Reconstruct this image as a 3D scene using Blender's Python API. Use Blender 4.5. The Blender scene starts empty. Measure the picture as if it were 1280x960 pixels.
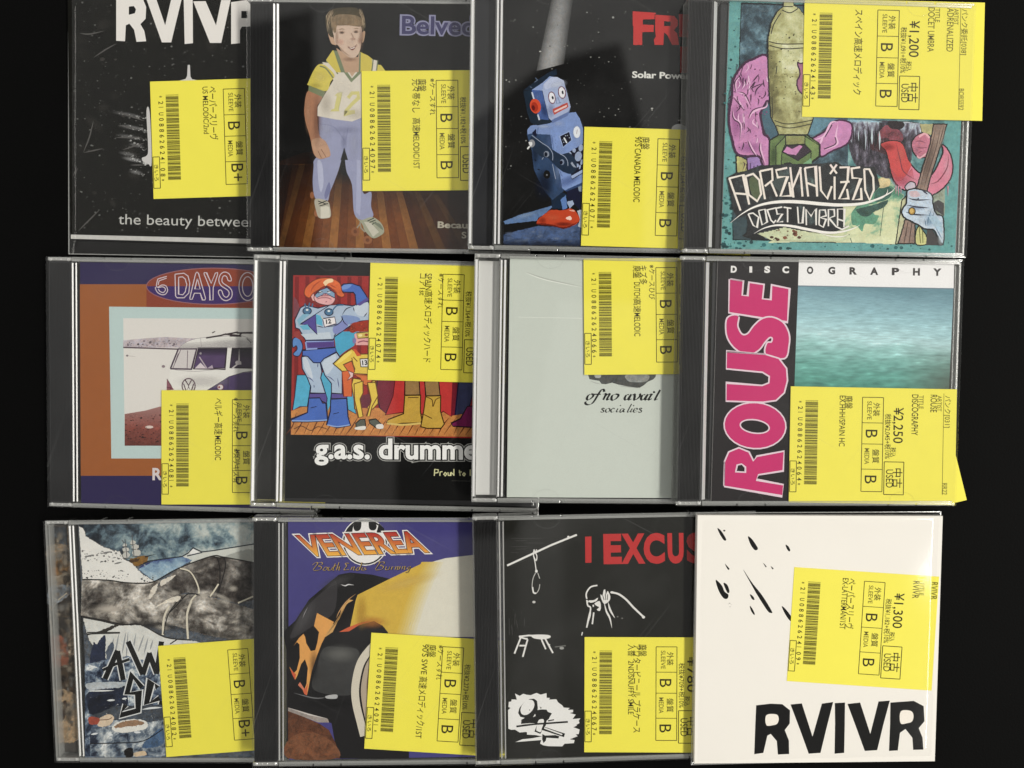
import bpy, bmesh, math, random
import numpy as np
from mathutils import Vector, Matrix, Euler, noise

# ---------------------------------------------------------------- scene, camera, light
S = bpy.context.scene
MM = 0.001
CAM_ROT = Euler((math.radians(-2.470), math.radians(2.683), 0.0), 'XYZ')
CAM_LOC = Vector((0.0, 0.0, 405.83))          # millimetres above the table
FPX = 985.0                                    # focal length in pixels of a 1280 wide picture
cam = bpy.data.cameras.new("camera"); camo = bpy.data.objects.new("camera", cam)
S.collection.objects.link(camo); S.camera = camo
cam.sensor_width = 36.0; cam.lens = 36.0 * FPX / 1280.0
cam.clip_start = 0.01; cam.clip_end = 50.0
camo.location = CAM_LOC * MM; camo.rotation_euler = CAM_ROT
S.view_settings.view_transform = 'Standard'; S.view_settings.look = 'None'
S.view_settings.exposure = 0.0; S.view_settings.gamma = 1.0
S.view_settings.use_curve_mapping = False
S.cycles.transparent_max_bounces = 48; S.cycles.max_bounces = 10
S.cycles.use_denoising = True

def node(nt, t, **kw):
    n = nt.nodes.new(t)
    for k, v in kw.items(): setattr(n, k, v)
    return n
def math_node(nt, op, a, b=None, c=None):
    n = node(nt, 'ShaderNodeMath', operation=op)
    for i, v in enumerate((a, b, c)):
        if v is None: continue
        if isinstance(v, (int, float)): n.inputs[i].default_value = v
        else: nt.links.new(v, n.inputs[i])
    return n.outputs[0]

# the room above the table: a pale ceiling, darker where the person holding the camera leans over
W = bpy.data.worlds.new("World"); S.world = W; W.use_nodes = True
nt = W.node_tree; nt.nodes.clear()
tc = node(nt, 'ShaderNodeTexCoord'); sp = node(nt, 'ShaderNodeSeparateXYZ'); nt.links.new(tc.outputs['Generated'], sp.inputs[0])
zc = math_node(nt, 'MAXIMUM', sp.outputs['Z'], 0.02)
gu = math_node(nt, 'DIVIDE', sp.outputs['X'], zc); gv = math_node(nt, 'DIVIDE', sp.outputs['Y'], zc)
def soft(v, lo, hi):
    n = node(nt, 'ShaderNodeMapRange', interpolation_type='SMOOTHSTEP'); nt.links.new(v, n.inputs['Value'])
    n.inputs['From Min'].default_value = lo; n.inputs['From Max'].default_value = hi
    return n.outputs['Result']
def half(a, b, c, w=0.02):            # 1 where a*u + b*v > c
    s = math_node(nt, 'ADD', math_node(nt, 'MULTIPLY', gu, a), math_node(nt, 'MULTIPLY', gv, b))
    return soft(s, c - w, c + w)
def allof(*m):
    r = m[0]
    for x in m[1:]: r = math_node(nt, 'MULTIPLY', r, x)
    return r
def region(pts, w=0.009):
    m = []
    n = len(pts)
    for i in range(n):
        (x0, y0), (x1, y1) = pts[i], pts[(i + 1) % n]
        a, b = -(y1 - y0), (x1 - x0); L = math.hypot(a, b); a /= L; b /= L
        m.append(half(a, b, a * x0 + b * y0, w))
    return allof(*m)
DARK = [[(0.04, 0.06), (0.30, 0.06), (0.30, 0.28), (0.268, 0.391), (0.169, 0.36), (0.05, 0.26)],
        [(-0.012, -0.24), (0.14, -0.24), (0.20, 0.08), (-0.02, 0.08)],
        [(-0.30, 0.12), (-0.215, 0.12), (-0.215, 0.42), (-0.30, 0.40)]]
d = None
for pts in DARK:
    r = region(pts)
    d = r if d is None else math_node(nt, 'MAXIMUM', d, r)
fall = soft(gv, -0.55, 0.5)
lum = math_node(nt, 'MULTIPLY', math_node(nt, 'SUBTRACT', 1.0, math_node(nt, 'MULTIPLY', d, 0.9)),
                math_node(nt, 'ADD', 0.46, math_node(nt, 'MULTIPLY', fall, 0.88)))
pale = region([(0.125, -0.60), (0.195, -0.60), (0.206, -0.20), (0.150, -0.215)], 0.012)      # paler patch added overhead so one lid mirrors a light band
lum = math_node(nt, 'MULTIPLY', lum, math_node(nt, 'ADD', 1.0, math_node(nt, 'MULTIPLY', pale, 0.7)))
bgn = node(nt, 'ShaderNodeBackground'); wo = node(nt, 'ShaderNodeOutputWorld')
bgn.inputs['Color'].default_value = (1.0, 0.985, 0.94, 1)
nt.links.new(math_node(nt, 'MULTIPLY', lum, 0.42), bgn.inputs['Strength'])
nt.links.new(bgn.outputs[0], wo.inputs[0])

def lamp(name, loc, sx, sy, power, target=(0, 0, 0), col=(1.0, 0.97, 0.90)):
    l = bpy.data.lights.new(name, 'AREA'); l.shape = 'RECTANGLE'; l.size = sx; l.size_y = sy
    l.energy = power; l.color = col
    o = bpy.data.objects.new(name, l); S.collection.objects.link(o)
    o.location = loc
    z = (Vector(loc) - Vector(target)).normalized(); y = Vector((0, 1, 0)); x = y.cross(z).normalized(); y = z.cross(x)
    o.rotation_euler = Matrix((x, y, z)).transposed().to_euler()
    return o
lamp("ceiling_tube_lamp", (3.45, 0.1, 3.6), 0.5, 5.2, 268.0)          # rows of tubes run along the table
lamp("far_tube_lamp", (-2.3, 0.1, 1.9), 0.15, 2.6, 5.0)

# ---------------------------------------------------------------- helpers
COL = S.collection
def lin(c):
    return tuple((x / 255 / 12.92) if x / 255 <= 0.04045 else ((x / 255 + 0.055) / 1.055) ** 2.4 for x in c)
def ink(c, veil=0.012):
    c = lin(c); g = 0.25 * c[0] + 0.6 * c[1] + 0.15 * c[2]           # printing inks are a little duller than pure colour
    return tuple(max(v * 0.9 + g * 0.1 - veil, 0.0018) for v in c)
def P(s):
    return [tuple(float(q) for q in p.split(',')) for p in s.split()] if isinstance(s, str) else list(s)
def smooth(pts, closed=True, n=5):
    out = []; m = len(pts)
    for i in range(m if closed else m - 1):
        g = (lambda k: pts[k % m]) if closed else (lambda k: pts[min(max(k, 0), m - 1)])
        p0, p1, p2, p3 = g(i - 1), g(i), g(i + 1), g(i + 2)
        for j in range(n):
            t = j / n
            out.append(tuple(0.5 * (2 * p1[a] + (p2[a] - p0[a]) * t + (2 * p0[a] - 5 * p1[a] + 4 * p2[a] - p3[a]) * t * t
                                    + (3 * p1[a] - p0[a] - 3 * p2[a] + p3[a]) * t ** 3) for a in (0, 1)))
    if not closed: out.append(pts[-1])
    return out

MATS = {}
def mat(name, col=(0.5, 0.5, 0.5), rough=0.5, spec=0.3, bump=0.0, bscale=800, vary=0.0, vscale=60):
    if name in MATS: return MATS[name]
    m = bpy.data.materials.new(name); m.use_nodes = True; t = m.node_tree; b = t.nodes['Principled BSDF']
    b.inputs['Base Color'].default_value = (*col, 1); b.inputs['Roughness'].default_value = rough
    b.inputs['Specular IOR Level'].default_value = spec
    co = node(t, 'ShaderNodeTexCoord')
    if vary:
        n = node(t, 'ShaderNodeTexNoise'); n.inputs['Scale'].default_value = vscale; n.inputs['Detail'].default_value = 4
        t.links.new(co.outputs['Object'], n.inputs['Vector'])
        r = node(t, 'ShaderNodeMapRange'); t.links.new(n.outputs['Fac'], r.inputs['Value'])
        r.inputs['To Min'].default_value = 1 - vary; r.inputs['To Max'].default_value = 1 + vary
        v = node(t, 'ShaderNodeVectorMath', operation='SCALE'); v.inputs[0].default_value = col
        t.links.new(r.outputs[0], v.inputs['Scale']); t.links.new(v.outputs[0], b.inputs['Base Color'])
    if bump:
        n = node(t, 'ShaderNodeTexNoise'); n.inputs['Scale'].default_value = bscale; n.inputs['Detail'].default_value = 3
        t.links.new(co.outputs['Object'], n.inputs['Vector'])
        bp = node(t, 'ShaderNodeBump'); bp.inputs['Strength'].default_value = bump; bp.inputs['Distance'].default_value = 0.0003
        t.links.new(n.outputs['Fac'], bp.inputs['Height']); t.links.new(bp.outputs[0], b.inputs['Normal'])
    MATS[name] = m; return m

def print_mat(name, rough=0.55, spec=0.07, glaze=False):
    """printed paper: ink colours from the mesh, the alpha says how blotchy the ink lies"""
    m = bpy.data.materials.new(name); m.use_nodes = True; t = m.node_tree; b = t.nodes['Principled BSDF']
    b.inputs['Roughness'].default_value = rough; b.inputs['Specular IOR Level'].default_value = spec
    at = node(t, 'ShaderNodeAttribute'); at.attribute_name = 'ink'
    co = node(t, 'ShaderNodeTexCoord')
    n = node(t, 'ShaderNodeTexNoise'); n.inputs['Scale'].default_value = 210; n.inputs['Detail'].default_value = 6
    n.inputs['Roughness'].default_value = 0.62; n.inputs['Distortion'].default_value = 0.6
    t.links.new(co.outputs['Object'], n.inputs['Vector'])
    n2 = node(t, 'ShaderNodeTexNoise'); n2.inputs['Scale'].default_value = 780; n2.inputs['Detail'].default_value = 4
    n2.inputs['Roughness'].default_value = 0.7; n2.inputs['Distortion'].default_value = 1.2
    t.links.new(co.outputs['Object'], n2.inputs['Vector'])
    k = math_node(t, 'ADD', math_node(t, 'MULTIPLY', math_node(t, 'SUBTRACT', n.outputs['Fac'], 0.5), 3.6),
                  math_node(t, 'MULTIPLY', math_node(t, 'SUBTRACT', n2.outputs['Fac'], 0.5), 3.0))
    k = math_node(t, 'MULTIPLY', k, at.outputs['Alpha'])
    g = node(t, 'ShaderNodeTexNoise'); g.inputs['Scale'].default_value = 2200; g.inputs['Detail'].default_value = 1
    t.links.new(co.outputs['Object'], g.inputs['Vector'])
    gr = math_node(t, 'MULTIPLY', math_node(t, 'SUBTRACT', g.outputs['Fac'], 0.5), 0.2)
    k = math_node(t, 'MAXIMUM', math_node(t, 'ADD', math_node(t, 'ADD', k, gr), 1.0), 0.12)
    v = node(t, 'ShaderNodeVectorMath', operation='SCALE')
    t.links.new(at.outputs['Color'], v.inputs[0]); t.links.new(k, v.inputs['Scale'])
    # the ink drifts a little warmer and cooler in blotchy places
    sep = node(t, 'ShaderNodeSeparateColor'); t.links.new(n2.outputs['Color'], sep.inputs[0])
    w = math_node(t, 'MULTIPLY', math_node(t, 'MULTIPLY', math_node(t, 'SUBTRACT', sep.outputs[1], 0.5), at.outputs['Alpha']), 1.6)
    cb = node(t, 'ShaderNodeCombineXYZ')
    t.links.new(math_node(t, 'ADD', 1.0, w), cb.inputs[0]); cb.inputs[1].default_value = 1.0
    t.links.new(math_node(t, 'SUBTRACT', 1.0, w), cb.inputs[2])
    mu = node(t, 'ShaderNodeVectorMath', operation='MULTIPLY'); t.links.new(v.outputs[0], mu.inputs[0]); t.links.new(cb.outputs[0], mu.inputs[1])
    t.links.new(mu.outputs[0], b.inputs['Base Color'])
    if glaze:                                # thin translucent ink: the alpha is its cover
        t.links.new(at.outputs['Color'], b.inputs['Base Color'])
        o = t.nodes['Material Output']; tr = node(t, 'ShaderNodeBsdfTransparent'); mx = node(t, 'ShaderNodeMixShader')
        t.links.new(at.outputs['Alpha'], mx.inputs[0]); t.links.new(tr.outputs[0], mx.inputs[1]); t.links.new(b.outputs[0], mx.inputs[2])
        t.links.new(mx.outputs[0], o.inputs['Surface'])
    MATS[name] = m; return m
M_PRINT = print_mat('printed_paper')
M_GLAZE = print_mat('translucent_ink', glaze=True)

def clear_mat(name, gloss_rough=0.03, haze=0.0, hazecol=(0.8, 0.8, 0.8), ior=1.5, boost=1.0, bump=0.0, tint=(1, 1, 1), worn=0.0):
    """clear polystyrene: see-through with a Fresnel gloss (ior inverted on back faces so both sides act as outer faces)"""
    m = bpy.data.materials.new(name); m.use_nodes = True; t = m.node_tree; t.nodes.clear()
    out = node(t, 'ShaderNodeOutputMaterial'); tr = node(t, 'ShaderNodeBsdfTransparent'); gl = node(t, 'ShaderNodeBsdfGlossy')
    tr.inputs[0].default_value = (*tint, 1)
    gl.inputs['Roughness'].default_value = gloss_rough
    geo = node(t, 'ShaderNodeNewGeometry'); fr = node(t, 'ShaderNodeFresnel')
    io = math_node(t, 'ADD', math_node(t, 'MULTIPLY', geo.outputs['Backfacing'], 1 / ior - ior), ior)
    t.links.new(io, fr.inputs['IOR'])
    f = math_node(t, 'MINIMUM', math_node(t, 'MULTIPLY', fr.outputs[0], boost), 1.0)
    base = tr.outputs[0]
    if haze:
        df = node(t, 'ShaderNodeBsdfDiffuse'); df.inputs[0].default_value = (*hazecol, 1)
        mh = node(t, 'ShaderNodeMixShader'); mh.inputs[0].default_value = haze
        if worn:                               # smears and fine scratches of a used case
            co = node(t, 'ShaderNodeTexCoord'); n1 = node(t, 'ShaderNodeTexNoise'); n1.inputs['Scale'].default_value = 28; n1.inputs['Detail'].default_value = 4
            t.links.new(co.outputs['Object'], n1.inputs['Vector'])
            r1 = node(t, 'ShaderNodeMapRange'); t.links.new(n1.outputs['Fac'], r1.inputs['Value'])
            r1.inputs['From Min'].default_value = 0.5; r1.inputs['From Max'].default_value = 0.75; r1.inputs['To Max'].default_value = worn * 0.35
            tot = math_node(t, 'ADD', r1.outputs[0], haze)
            for ang, sx, sy in ((0.5, 9, 1500), (-0.9, 12, 1700), (1.9, 7, 1300)):
                mp = node(t, 'ShaderNodeMapping'); mp.inputs['Rotation'].default_value = (0, 0, ang); t.links.new(co.outputs['Object'], mp.inputs[0])
                m2 = node(t, 'ShaderNodeMapping'); m2.inputs['Scale'].default_value = (sx, sy, 1); t.links.new(mp.outputs[0], m2.inputs[0])
                n3 = node(t, 'ShaderNodeTexNoise'); n3.inputs['Scale'].default_value = 1.0; n3.inputs['Detail'].default_value = 1; t.links.new(m2.outputs[0], n3.inputs['Vector'])
                r3 = node(t, 'ShaderNodeMapRange'); t.links.new(n3.outputs['Fac'], r3.inputs['Value'])
                r3.inputs['From Min'].default_value = 0.74; r3.inputs['From Max'].default_value = 0.82; r3.inputs['To Max'].default_value = worn * 2.2
                tot = math_node(t, 'ADD', tot, r3.outputs[0])
            t.links.new(tot, mh.inputs[0])
        t.links.new(tr.outputs[0], mh.inputs[1]); t.links.new(df.outputs[0], mh.inputs[2]); base = mh.outputs[0]
    if bump:
        co = node(t, 'ShaderNodeTexCoord'); n = node(t, 'ShaderNodeTexNoise'); n.inputs['Scale'].default_value = 45
        n.inputs['Detail'].default_value = 2; t.links.new(co.outputs['Object'], n.inputs['Vector'])
        bp = node(t, 'ShaderNodeBump'); bp.inputs['Strength'].default_value = bump; bp.inputs['Distance'].default_value = 0.002
        t.links.new(n.outputs['Fac'], bp.inputs['Height'])
        t.links.new(bp.outputs[0], gl.inputs['Normal']); t.links.new(bp.outputs[0], fr.inputs['Normal'])
    mx = node(t, 'ShaderNodeMixShader'); t.links.new(f, mx.inputs[0])
    t.links.new(base, mx.inputs[1]); t.links.new(gl.outputs[0], mx.inputs[2]); t.links.new(mx.outputs[0], out.inputs[0])
    MATS[name] = m; return m
M_LID = clear_mat('clear_lid_plastic', 0.018, haze=0.0015, worn=0.02, bump=0.0)
M_EDGE = clear_mat('clear_edge_plastic', 0.14, haze=0.25, hazecol=(0.70, 0.71, 0.68), boost=3.2)
M_ROD = clear_mat('moulded_ridge_plastic', 0.3, haze=0.93, hazecol=(0.93, 0.93, 0.92), boost=9.0)  # near-white haze puts the lamp's glint into the clear ridges
M_ROD_DIM = clear_mat('moulded_ridge_plastic_dull', 0.3, haze=0.4, hazecol=(0.7, 0.7, 0.68), boost=4.0)  # the same whitening, weaker, for fainter ridge glints
M_EAR = clear_mat('hinge_plastic', 0.16, haze=0.42, hazecol=(0.80, 0.80, 0.77), boost=5.0)
M_BAG = clear_mat('clear_sleeve_film', 0.08, boost=0.6, haze=0.006, bump=0.02)
M_BLACK = mat('black_tray_plastic', (0.010, 0.010, 0.011), 0.3, 0.5)
M_PAPER = mat('white_paper', (0.8, 0.79, 0.76), 0.6, 0.2)
M_YEL = mat('yellow_label_paper', (0.84, 0.76, 0.078), 0.55, 0.25, vary=0.03, vscale=90, bump=0.08)
M_TABLE = mat('black_table_cloth', (0.0018, 0.0018, 0.0018), 0.62, 0.045, bump=0.3, bscale=900, vary=0.2, vscale=25)

def link(name, me, parent=None):
    o = bpy.data.objects.new(name, me); COL.objects.link(o)
    if parent: o.parent = parent
    return o
def finish(name, bm, m, parent=None, shade=False):
    me = bpy.data.meshes.new(name); bm.normal_update(); bm.to_mesh(me); bm.free()
    me.materials.append(m)
    if shade:
        for p in me.polygons: p.use_smooth = True
    return link(name, me, parent)
def box(bm, x0, x1, y0, y1, z0, z1, bev=0.0):
    r = bmesh.ops.create_cube(bm, size=1.0)
    vs = r['verts']
    for v in vs:
        v.co = Vector(((x0 + x1) / 2 + v.co.x * (x1 - x0), (y0 + y1) / 2 + v.co.y * (y1 - y0), (z0 + z1) / 2 + v.co.z * (z1 - z0))) * MM
    if bev:
        es = list({e for v in vs for e in v.link_edges})
        bmesh.ops.bevel(bm, geom=es, offset=bev * MM, segments=2, affect='EDGES', profile=0.6)
def tag(o, label=None, cat=None, group=None, kind=None):
    if label: o['label'] = label
    if cat: o['category'] = cat
    if group: o['group'] = group
    if kind: o['kind'] = kind
    return o

# picture point -> point on a plane of a tilted case (used to lay out the print at its true place on the paper)
RCAM = CAM_ROT.to_matrix()
class Frame:
    def __init__(s, x, y, rot, tilt):
        s.M = Matrix.Translation(Vector((x, y, 0))) @ Euler((0, math.radians(tilt), math.radians(rot)), 'XYZ').to_matrix().to_4x4()
        s.I = s.M.inverted()
        s.M_m = s.M.copy(); s.M_m.translation = s.M.translation * MM
        s.o = s.I @ CAM_LOC; s.R = s.I.to_3x3() @ RCAM
    def at(s, px, py, z):
        d = s.R @ Vector(((px - 640) / FPX, (480 - py) / FPX, -1.0))
        t = (z - s.o.z) / d.z
        return Vector((s.o.x + d.x * t, s.o.y + d.y * t, z))

FONT_CACHE = {}
def glyphs(txt, bold=0.0):
    k = (txt, bold)
    if k not in FONT_CACHE:
        c = bpy.data.curves.new('lettering', 'FONT'); c.body = txt; c.size = 1.0; c.offset = bold; c.resolution_u = 4
        o = bpy.data.objects.new('lettering', c); COL.objects.link(o)
        dg = bpy.context.evaluated_depsgraph_get()
        me = bpy.data.meshes.new_from_object(o.evaluated_get(dg))
        FONT_CACHE[k] = ([(v.co.x, v.co.y) for v in me.vertices], [tuple(p.vertices) for p in me.polygons])
        bpy.data.objects.remove(o); bpy.data.curves.remove(c); bpy.data.meshes.remove(me)
    return FONT_CACHE[k]

def mix(a, b, t): return tuple(x + (y - x) * t for x, y in zip(a, b))
def pick(pal, t):
    """colour from a list of (place, colour), t in 0..1"""
    t = min(max(t, pal[0][0]), pal[-1][0])
    for (p, c), (q, e) in zip(pal, pal[1:]):
        if t <= q: return mix(c, e, (t - p) / (q - p))
    return pal[-1][1]
def fbm(u, v, k, seed=0.0, oct=5, warp=0.0):
    q = Vector((u * k, v * k, seed))
    if warp: q = q + noise.noise_vector(q * 0.8 + Vector((5, 9, seed))) * warp * 0.35
    return 0.72 * noise.fractal(q, 0.5, 2.1, oct + 2)
class Art:
    """flat print laid in ink-thin layers on a sheet; coordinates are read in enlarged views of the cover"""
    STEP = 0.0012
    def __init__(s, frame, z, parent):
        s.f, s.z0, s.z, s.parent = frame, z, z, parent
        s.x0 = s.y0 = 0; s.s = 1.0; s.name = None; s.objs = []
        s.fresh()
    def fresh(s): s.V, s.F, s.C, s.G = [], [], [], []
    jit = 0.0; ws = 1.0
    def view(s, x0, y0, k): s.x0, s.y0, s.s = x0, y0, k; return s
    def begin(s, name, label=None): s.end(); s.name = name; s.label = label; return s
    def end(s):
        if s.name and s.F:
            me = bpy.data.meshes.new(s.name); me.from_pydata(s.V, [], s.F); me.materials.append(M_PRINT)
            ca = me.color_attributes.new('ink', 'FLOAT_COLOR', 'CORNER')
            flat = [x for l in me.polygons for vi in l.vertices for x in s.C[vi]]
            ca.data.foreach_set('color', flat)
            if s.G:
                me.materials.append(M_GLAZE)
                for k in s.G:
                    for i in range(*k): me.polygons[i].material_index = 1
            o = link(s.name, me, s.parent); s.objs.append(o)
            if s.label: o['label'] = s.label
        s.fresh(); s.name = None
    def pt(s, u, v):
        p = s.f.at(s.x0 + u / s.s, s.y0 + v / s.s, s.z); return (p.x * MM, p.y * MM, p.z * MM)
    def raw(s, pts, faces, col, mot=0.0):
        b = len(s.V); s.z += s.STEP
        for (u, v) in pts:
            s.V.append(s.pt(u, v)); c = col(u, v) if callable(col) else col; s.C.append((*ink(c), mot(u, v) if callable(mot) else mot))
        s.F += [tuple(b + i for i in f) for f in faces]
    def poly(s, pts, col, mot=0.0, sm=False, ol=None, glaze=False):
        pts = P(pts)
        if sm: pts = smooth(pts, True)
        if s.jit and not glaze: pts = s.rough(pts)
        a = sum(pts[i][0] * pts[(i + 1) % len(pts)][1] - pts[(i + 1) % len(pts)][0] * pts[i][1] for i in range(len(pts)))
        q = pts if a < 0 else pts[::-1]
        f0 = len(s.F); s.raw(q, [tuple(range(len(q)))], col, mot)
        if glaze: s.G.append((f0, len(s.F)))
        if ol: s.stroke(pts + [pts[0], pts[1]], ol[1], ol[0])
    def rough(s, pts):
        """an outline with the small wavers of a hand-inked edge"""
        out = []; st = 5.0 * s.s / 8
        for i, (x0, y0) in enumerate(pts):
            x1, y1 = pts[(i + 1) % len(pts)]; n = max(1, min(int(math.hypot(x1 - x0, y1 - y0) / (st * 2)), 60))
            for j in range(n):
                x, y = x0 + (x1 - x0) * j / n, y0 + (y1 - y0) * j / n
                q = Vector((x * 0.09 * 8 / s.s, y * 0.09 * 8 / s.s, 4.2)); w = s.jit * s.s / 8
                out.append((x + noise.noise(q) * w, y + noise.noise(q + Vector((31, 7, 2))) * w))
        return out
    def airbrush(s, cx, cy, rx, ry, col, op, rot=0, n=20, rings=(0.0, 0.25, 0.5, 0.75, 1.0)):
        """soft-edged patch of translucent ink"""
        c, d = math.cos(math.radians(rot)), math.sin(math.radians(rot)); s.z += s.STEP; b = len(s.V); f0 = len(s.F)
        for r in rings:
            o = op * (1 - r * r) ** 2
            for i in range(n):
                t = -i * 2 * math.pi / n; x, y = rx * r * math.cos(t), ry * r * math.sin(t)
                s.V.append(s.pt(cx + x * c - y * d, cy + x * d + y * c)); s.C.append((*ink(col), o))
        for k in range(len(rings) - 1):
            for i in range(n):
                j = (i + 1) % n
                if k == 0: s.F.append((b + i, b + n + i, b + n + j))
                else: s.F.append((b + k * n + i, b + (k + 1) * n + i, b + (k + 1) * n + j, b + k * n + j))
        s.G.append((f0, len(s.F)))
    def ramp(s, pts, col, p, q, o0, o1):
        """polygon of translucent ink whose cover goes from o0 at point p to o1 at point q"""
        dx, dy = q[0] - p[0], q[1] - p[1]; L = dx * dx + dy * dy
        s.poly(pts, col, mot=lambda u, v: o0 + (o1 - o0) * min(max(((u - p[0]) * dx + (v - p[1]) * dy) / L, 0), 1), glaze=True)
    def paint(s, pts, fn, step, mot=0.0, edge=0.0, sm=False):
        """fill an outline with a fine patchwork of colour fn(u, v), like wash on paper; edge wavers by 'edge'"""
        pts = P(pts)
        if sm: pts = smooth(pts, True)
        A = np.array(pts); u0, v0 = A.min(0); u1, v1 = A.max(0); nu, nv = int((u1 - u0) / step) + 1, int((v1 - v0) / step) + 1
        cu, cv = np.meshgrid(u0 + (np.arange(nu) + 0.5) * step, v0 + (np.arange(nv) + 0.5) * step)
        if edge:
            for i in range(nv):
                for j in range(nu):
                    q = Vector((cu[i, j], cv[i, j], 0)) * (0.035 / step * 1.6); w = noise.noise_vector(q)
                    cu[i, j] += w.x * edge; cv[i, j] += w.y * edge
        ins = np.zeros(cu.shape, bool)
        for k in range(len(A)):
            (xa, ya), (xb, yb) = A[k - 1], A[k]
            if ya == yb: continue
            c = ((ya > cv) != (yb > cv)) & (cu < (xb - xa) * (cv - ya) / (yb - ya) + xa); ins ^= c
        idx = {}; s.z += s.STEP
        def vert(i, j):
            if (i, j) not in idx:
                u, v = u0 + j * step, v0 + i * step; idx[i, j] = len(s.V)
                s.V.append(s.pt(u, v)); s.C.append((*ink(fn(u, v)), mot))
            return idx[i, j]
        for i, j in zip(*np.nonzero(ins)): s.F.append((vert(i + 1, j), vert(i + 1, j + 1), vert(i, j + 1), vert(i, j)))
    def ell(s, cx, cy, rx, ry, col, rot=0, mot=0.0, n=28):
        c, d = math.cos(math.radians(rot)), math.sin(math.radians(rot))
        s.poly([(cx + rx * math.cos(t) * c - ry * math.sin(t) * d, cy + rx * math.cos(t) * d + ry * math.sin(t) * c)
                for t in [i * 2 * math.pi / n for i in range(n)]], col, mot)
    def ring(s, cx, cy, rx, ry, w, col, n=40):
        s.stroke([(cx + rx * math.cos(t), cy + ry * math.sin(t)) for t in [i * 2 * math.pi / n for i in range(n + 1)]], w, col)
    def rect(s, u0, v0, u1, v1, col, mot=0.0): s.poly([(u0, v0), (u1, v0), (u1, v1), (u0, v1)], col, mot)
    def stroke(s, pts, w, col, sm=False, taper=0, nib=None, mot=0.0):
        pts = P(pts); w = w * s.ws if w < 14 else w
        if sm: pts = smooth(pts, False)
        L, R = [], []; n = len(pts)
        for i, (x, y) in enumerate(pts):
            a, b = pts[max(i - 1, 0)], pts[min(i + 1, n - 1)]
            dx, dy = b[0] - a[0], b[1] - a[1]; l = math.hypot(dx, dy) or 1; nx, ny = -dy / l, dx / l
            ww = w
            if nib is not None: ww = w * (0.16 + 0.84 * abs(math.sin(math.atan2(dy, dx) - math.radians(nib))))
            k = 1.0
            if 0 < i < n - 1:                                  # keep the width through corners
                e = (pts[i][0] - pts[i - 1][0], pts[i][1] - pts[i - 1][1]); el = math.hypot(*e) or 1
                k = min(1 / max(abs((-e[1] * nx + e[0] * ny) / el), 0.4), 1.7)
            if taper:
                t = i / max(n - 1, 1); k *= max(0.12, math.sin(math.pi * (0.5 + 0.5 * t if taper == 1 else t)) if taper != 3 else t)
            L.append((x + nx * ww / 2 * k, y + ny * ww / 2 * k)); R.append((x - nx * ww / 2 * k, y - ny * ww / 2 * k))
        s.raw(L + R, [(i, i + 1, n + i + 1, n + i) for i in range(n - 1)], col, mot)
    def strokes(s, lines, w, col, **k):
        for l in lines.split('|'): s.stroke(l, w, col, **k)
    def text(s, txt, u, v, h, col, ang=0.0, L=None, fit=None, sx=1.0, bold=0.0, shear=0.0):
        vs, fs = glyphs(txt, bold)
        k = h / 0.682; kx = k * sx
        if L is not None or fit:
            ref, LL = fit if fit else (txt, L)
            xs = [p[0] for p in glyphs(ref, 0.0)[0]]; kx = LL / (max(xs) - min(xs))
            x00 = min(xs)
        else: x00 = min(p[0] for p in vs)
        c, d = math.cos(math.radians(ang)), math.sin(math.radians(ang))
        pts = []
        for (x, y) in vs:
            X = (x - x00) * kx + shear * y * k; Y = y * k
            pts.append((u + X * c + Y * d, v + X * d - Y * c))
        s.raw(pts, fs, col)
    def dots(s, n, u0, v0, u1, v1, r0, r1, col, rng, ok=None):
        b = len(s.V); s.z += s.STEP
        for _ in range(n):
            u, v = rng.uniform(u0, u1), rng.uniform(v0, v1)
            if ok and not ok(u, v): continue
            r = r0 + (r1 - r0) * rng.random() ** 3; a = rng.random() * 6.28; e = rng.uniform(0.5, 1.0)
            i0 = len(s.V); c = col(u, v) if callable(col) else col
            f = rng.uniform(0.5, 1.0); c = tuple(x * f for x in c)
            for k in range(6):
                t = k * math.pi / 3
                s.V.append(s.pt(u + r * math.cos(t + a), v + r * e * math.sin(t + a))); s.C.append((*ink(c), 0))
            s.F.append((i0 + 5, i0 + 4, i0 + 3, i0 + 2, i0 + 1, i0))
    def grid(s, q, nu, nv, col, mot=0.0):
        """q: four corners (top left, top right, bottom right, bottom left); col(a, b) with a, b in 0..1"""
        (ax, ay), (bx, by), (cx, cy), (dx, dy) = P(q); s.z += s.STEP; b0 = len(s.V)
        for j in range(nv + 1):
            for i in range(nu + 1):
                a, b = i / nu, j / nv
                u = (ax * (1 - a) + bx * a) * (1 - b) + (dx * (1 - a) + cx * a) * b
                v = (ay * (1 - a) + by * a) * (1 - b) + (dy * (1 - a) + cy * a) * b
                s.V.append(s.pt(u, v)); s.C.append((*ink(col(a, b)), mot))
        for j in range(nv):
            for i in range(nu):
                k = b0 + j * (nu + 1) + i; s.F.append((k + nu + 1, k + nu + 2, k + 1, k))

# ---------------------------------------------------------------- the table
bm = bmesh.new(); box(bm, -1500, 1500, -1200, 1200, -30, 0)
tag(finish('table_top', bm, M_TABLE), kind='structure')

# ---------------------------------------------------------------- compact disc cases
T = 10.4
def solid_sheet(name, pts, z, th, m, parent):
    """paper sheet from its outline (local millimetres), th thick below z"""
    bm = bmesh.new()
    top = [bm.verts.new((x * MM, y * MM, z * MM)) for x, y in pts]
    bot = [bm.verts.new((x * MM, y * MM, (z - th) * MM)) for x, y in pts]
    n = len(pts); bm.faces.new(top); bm.faces.new(bot[::-1])
    for i in range(n): bm.faces.new((bot[i], bot[(i + 1) % n], top[(i + 1) % n], top[i]))
    bmesh.ops.recalc_face_normals(bm, faces=bm.faces)
    return finish(name, bm, m, parent)

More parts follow.
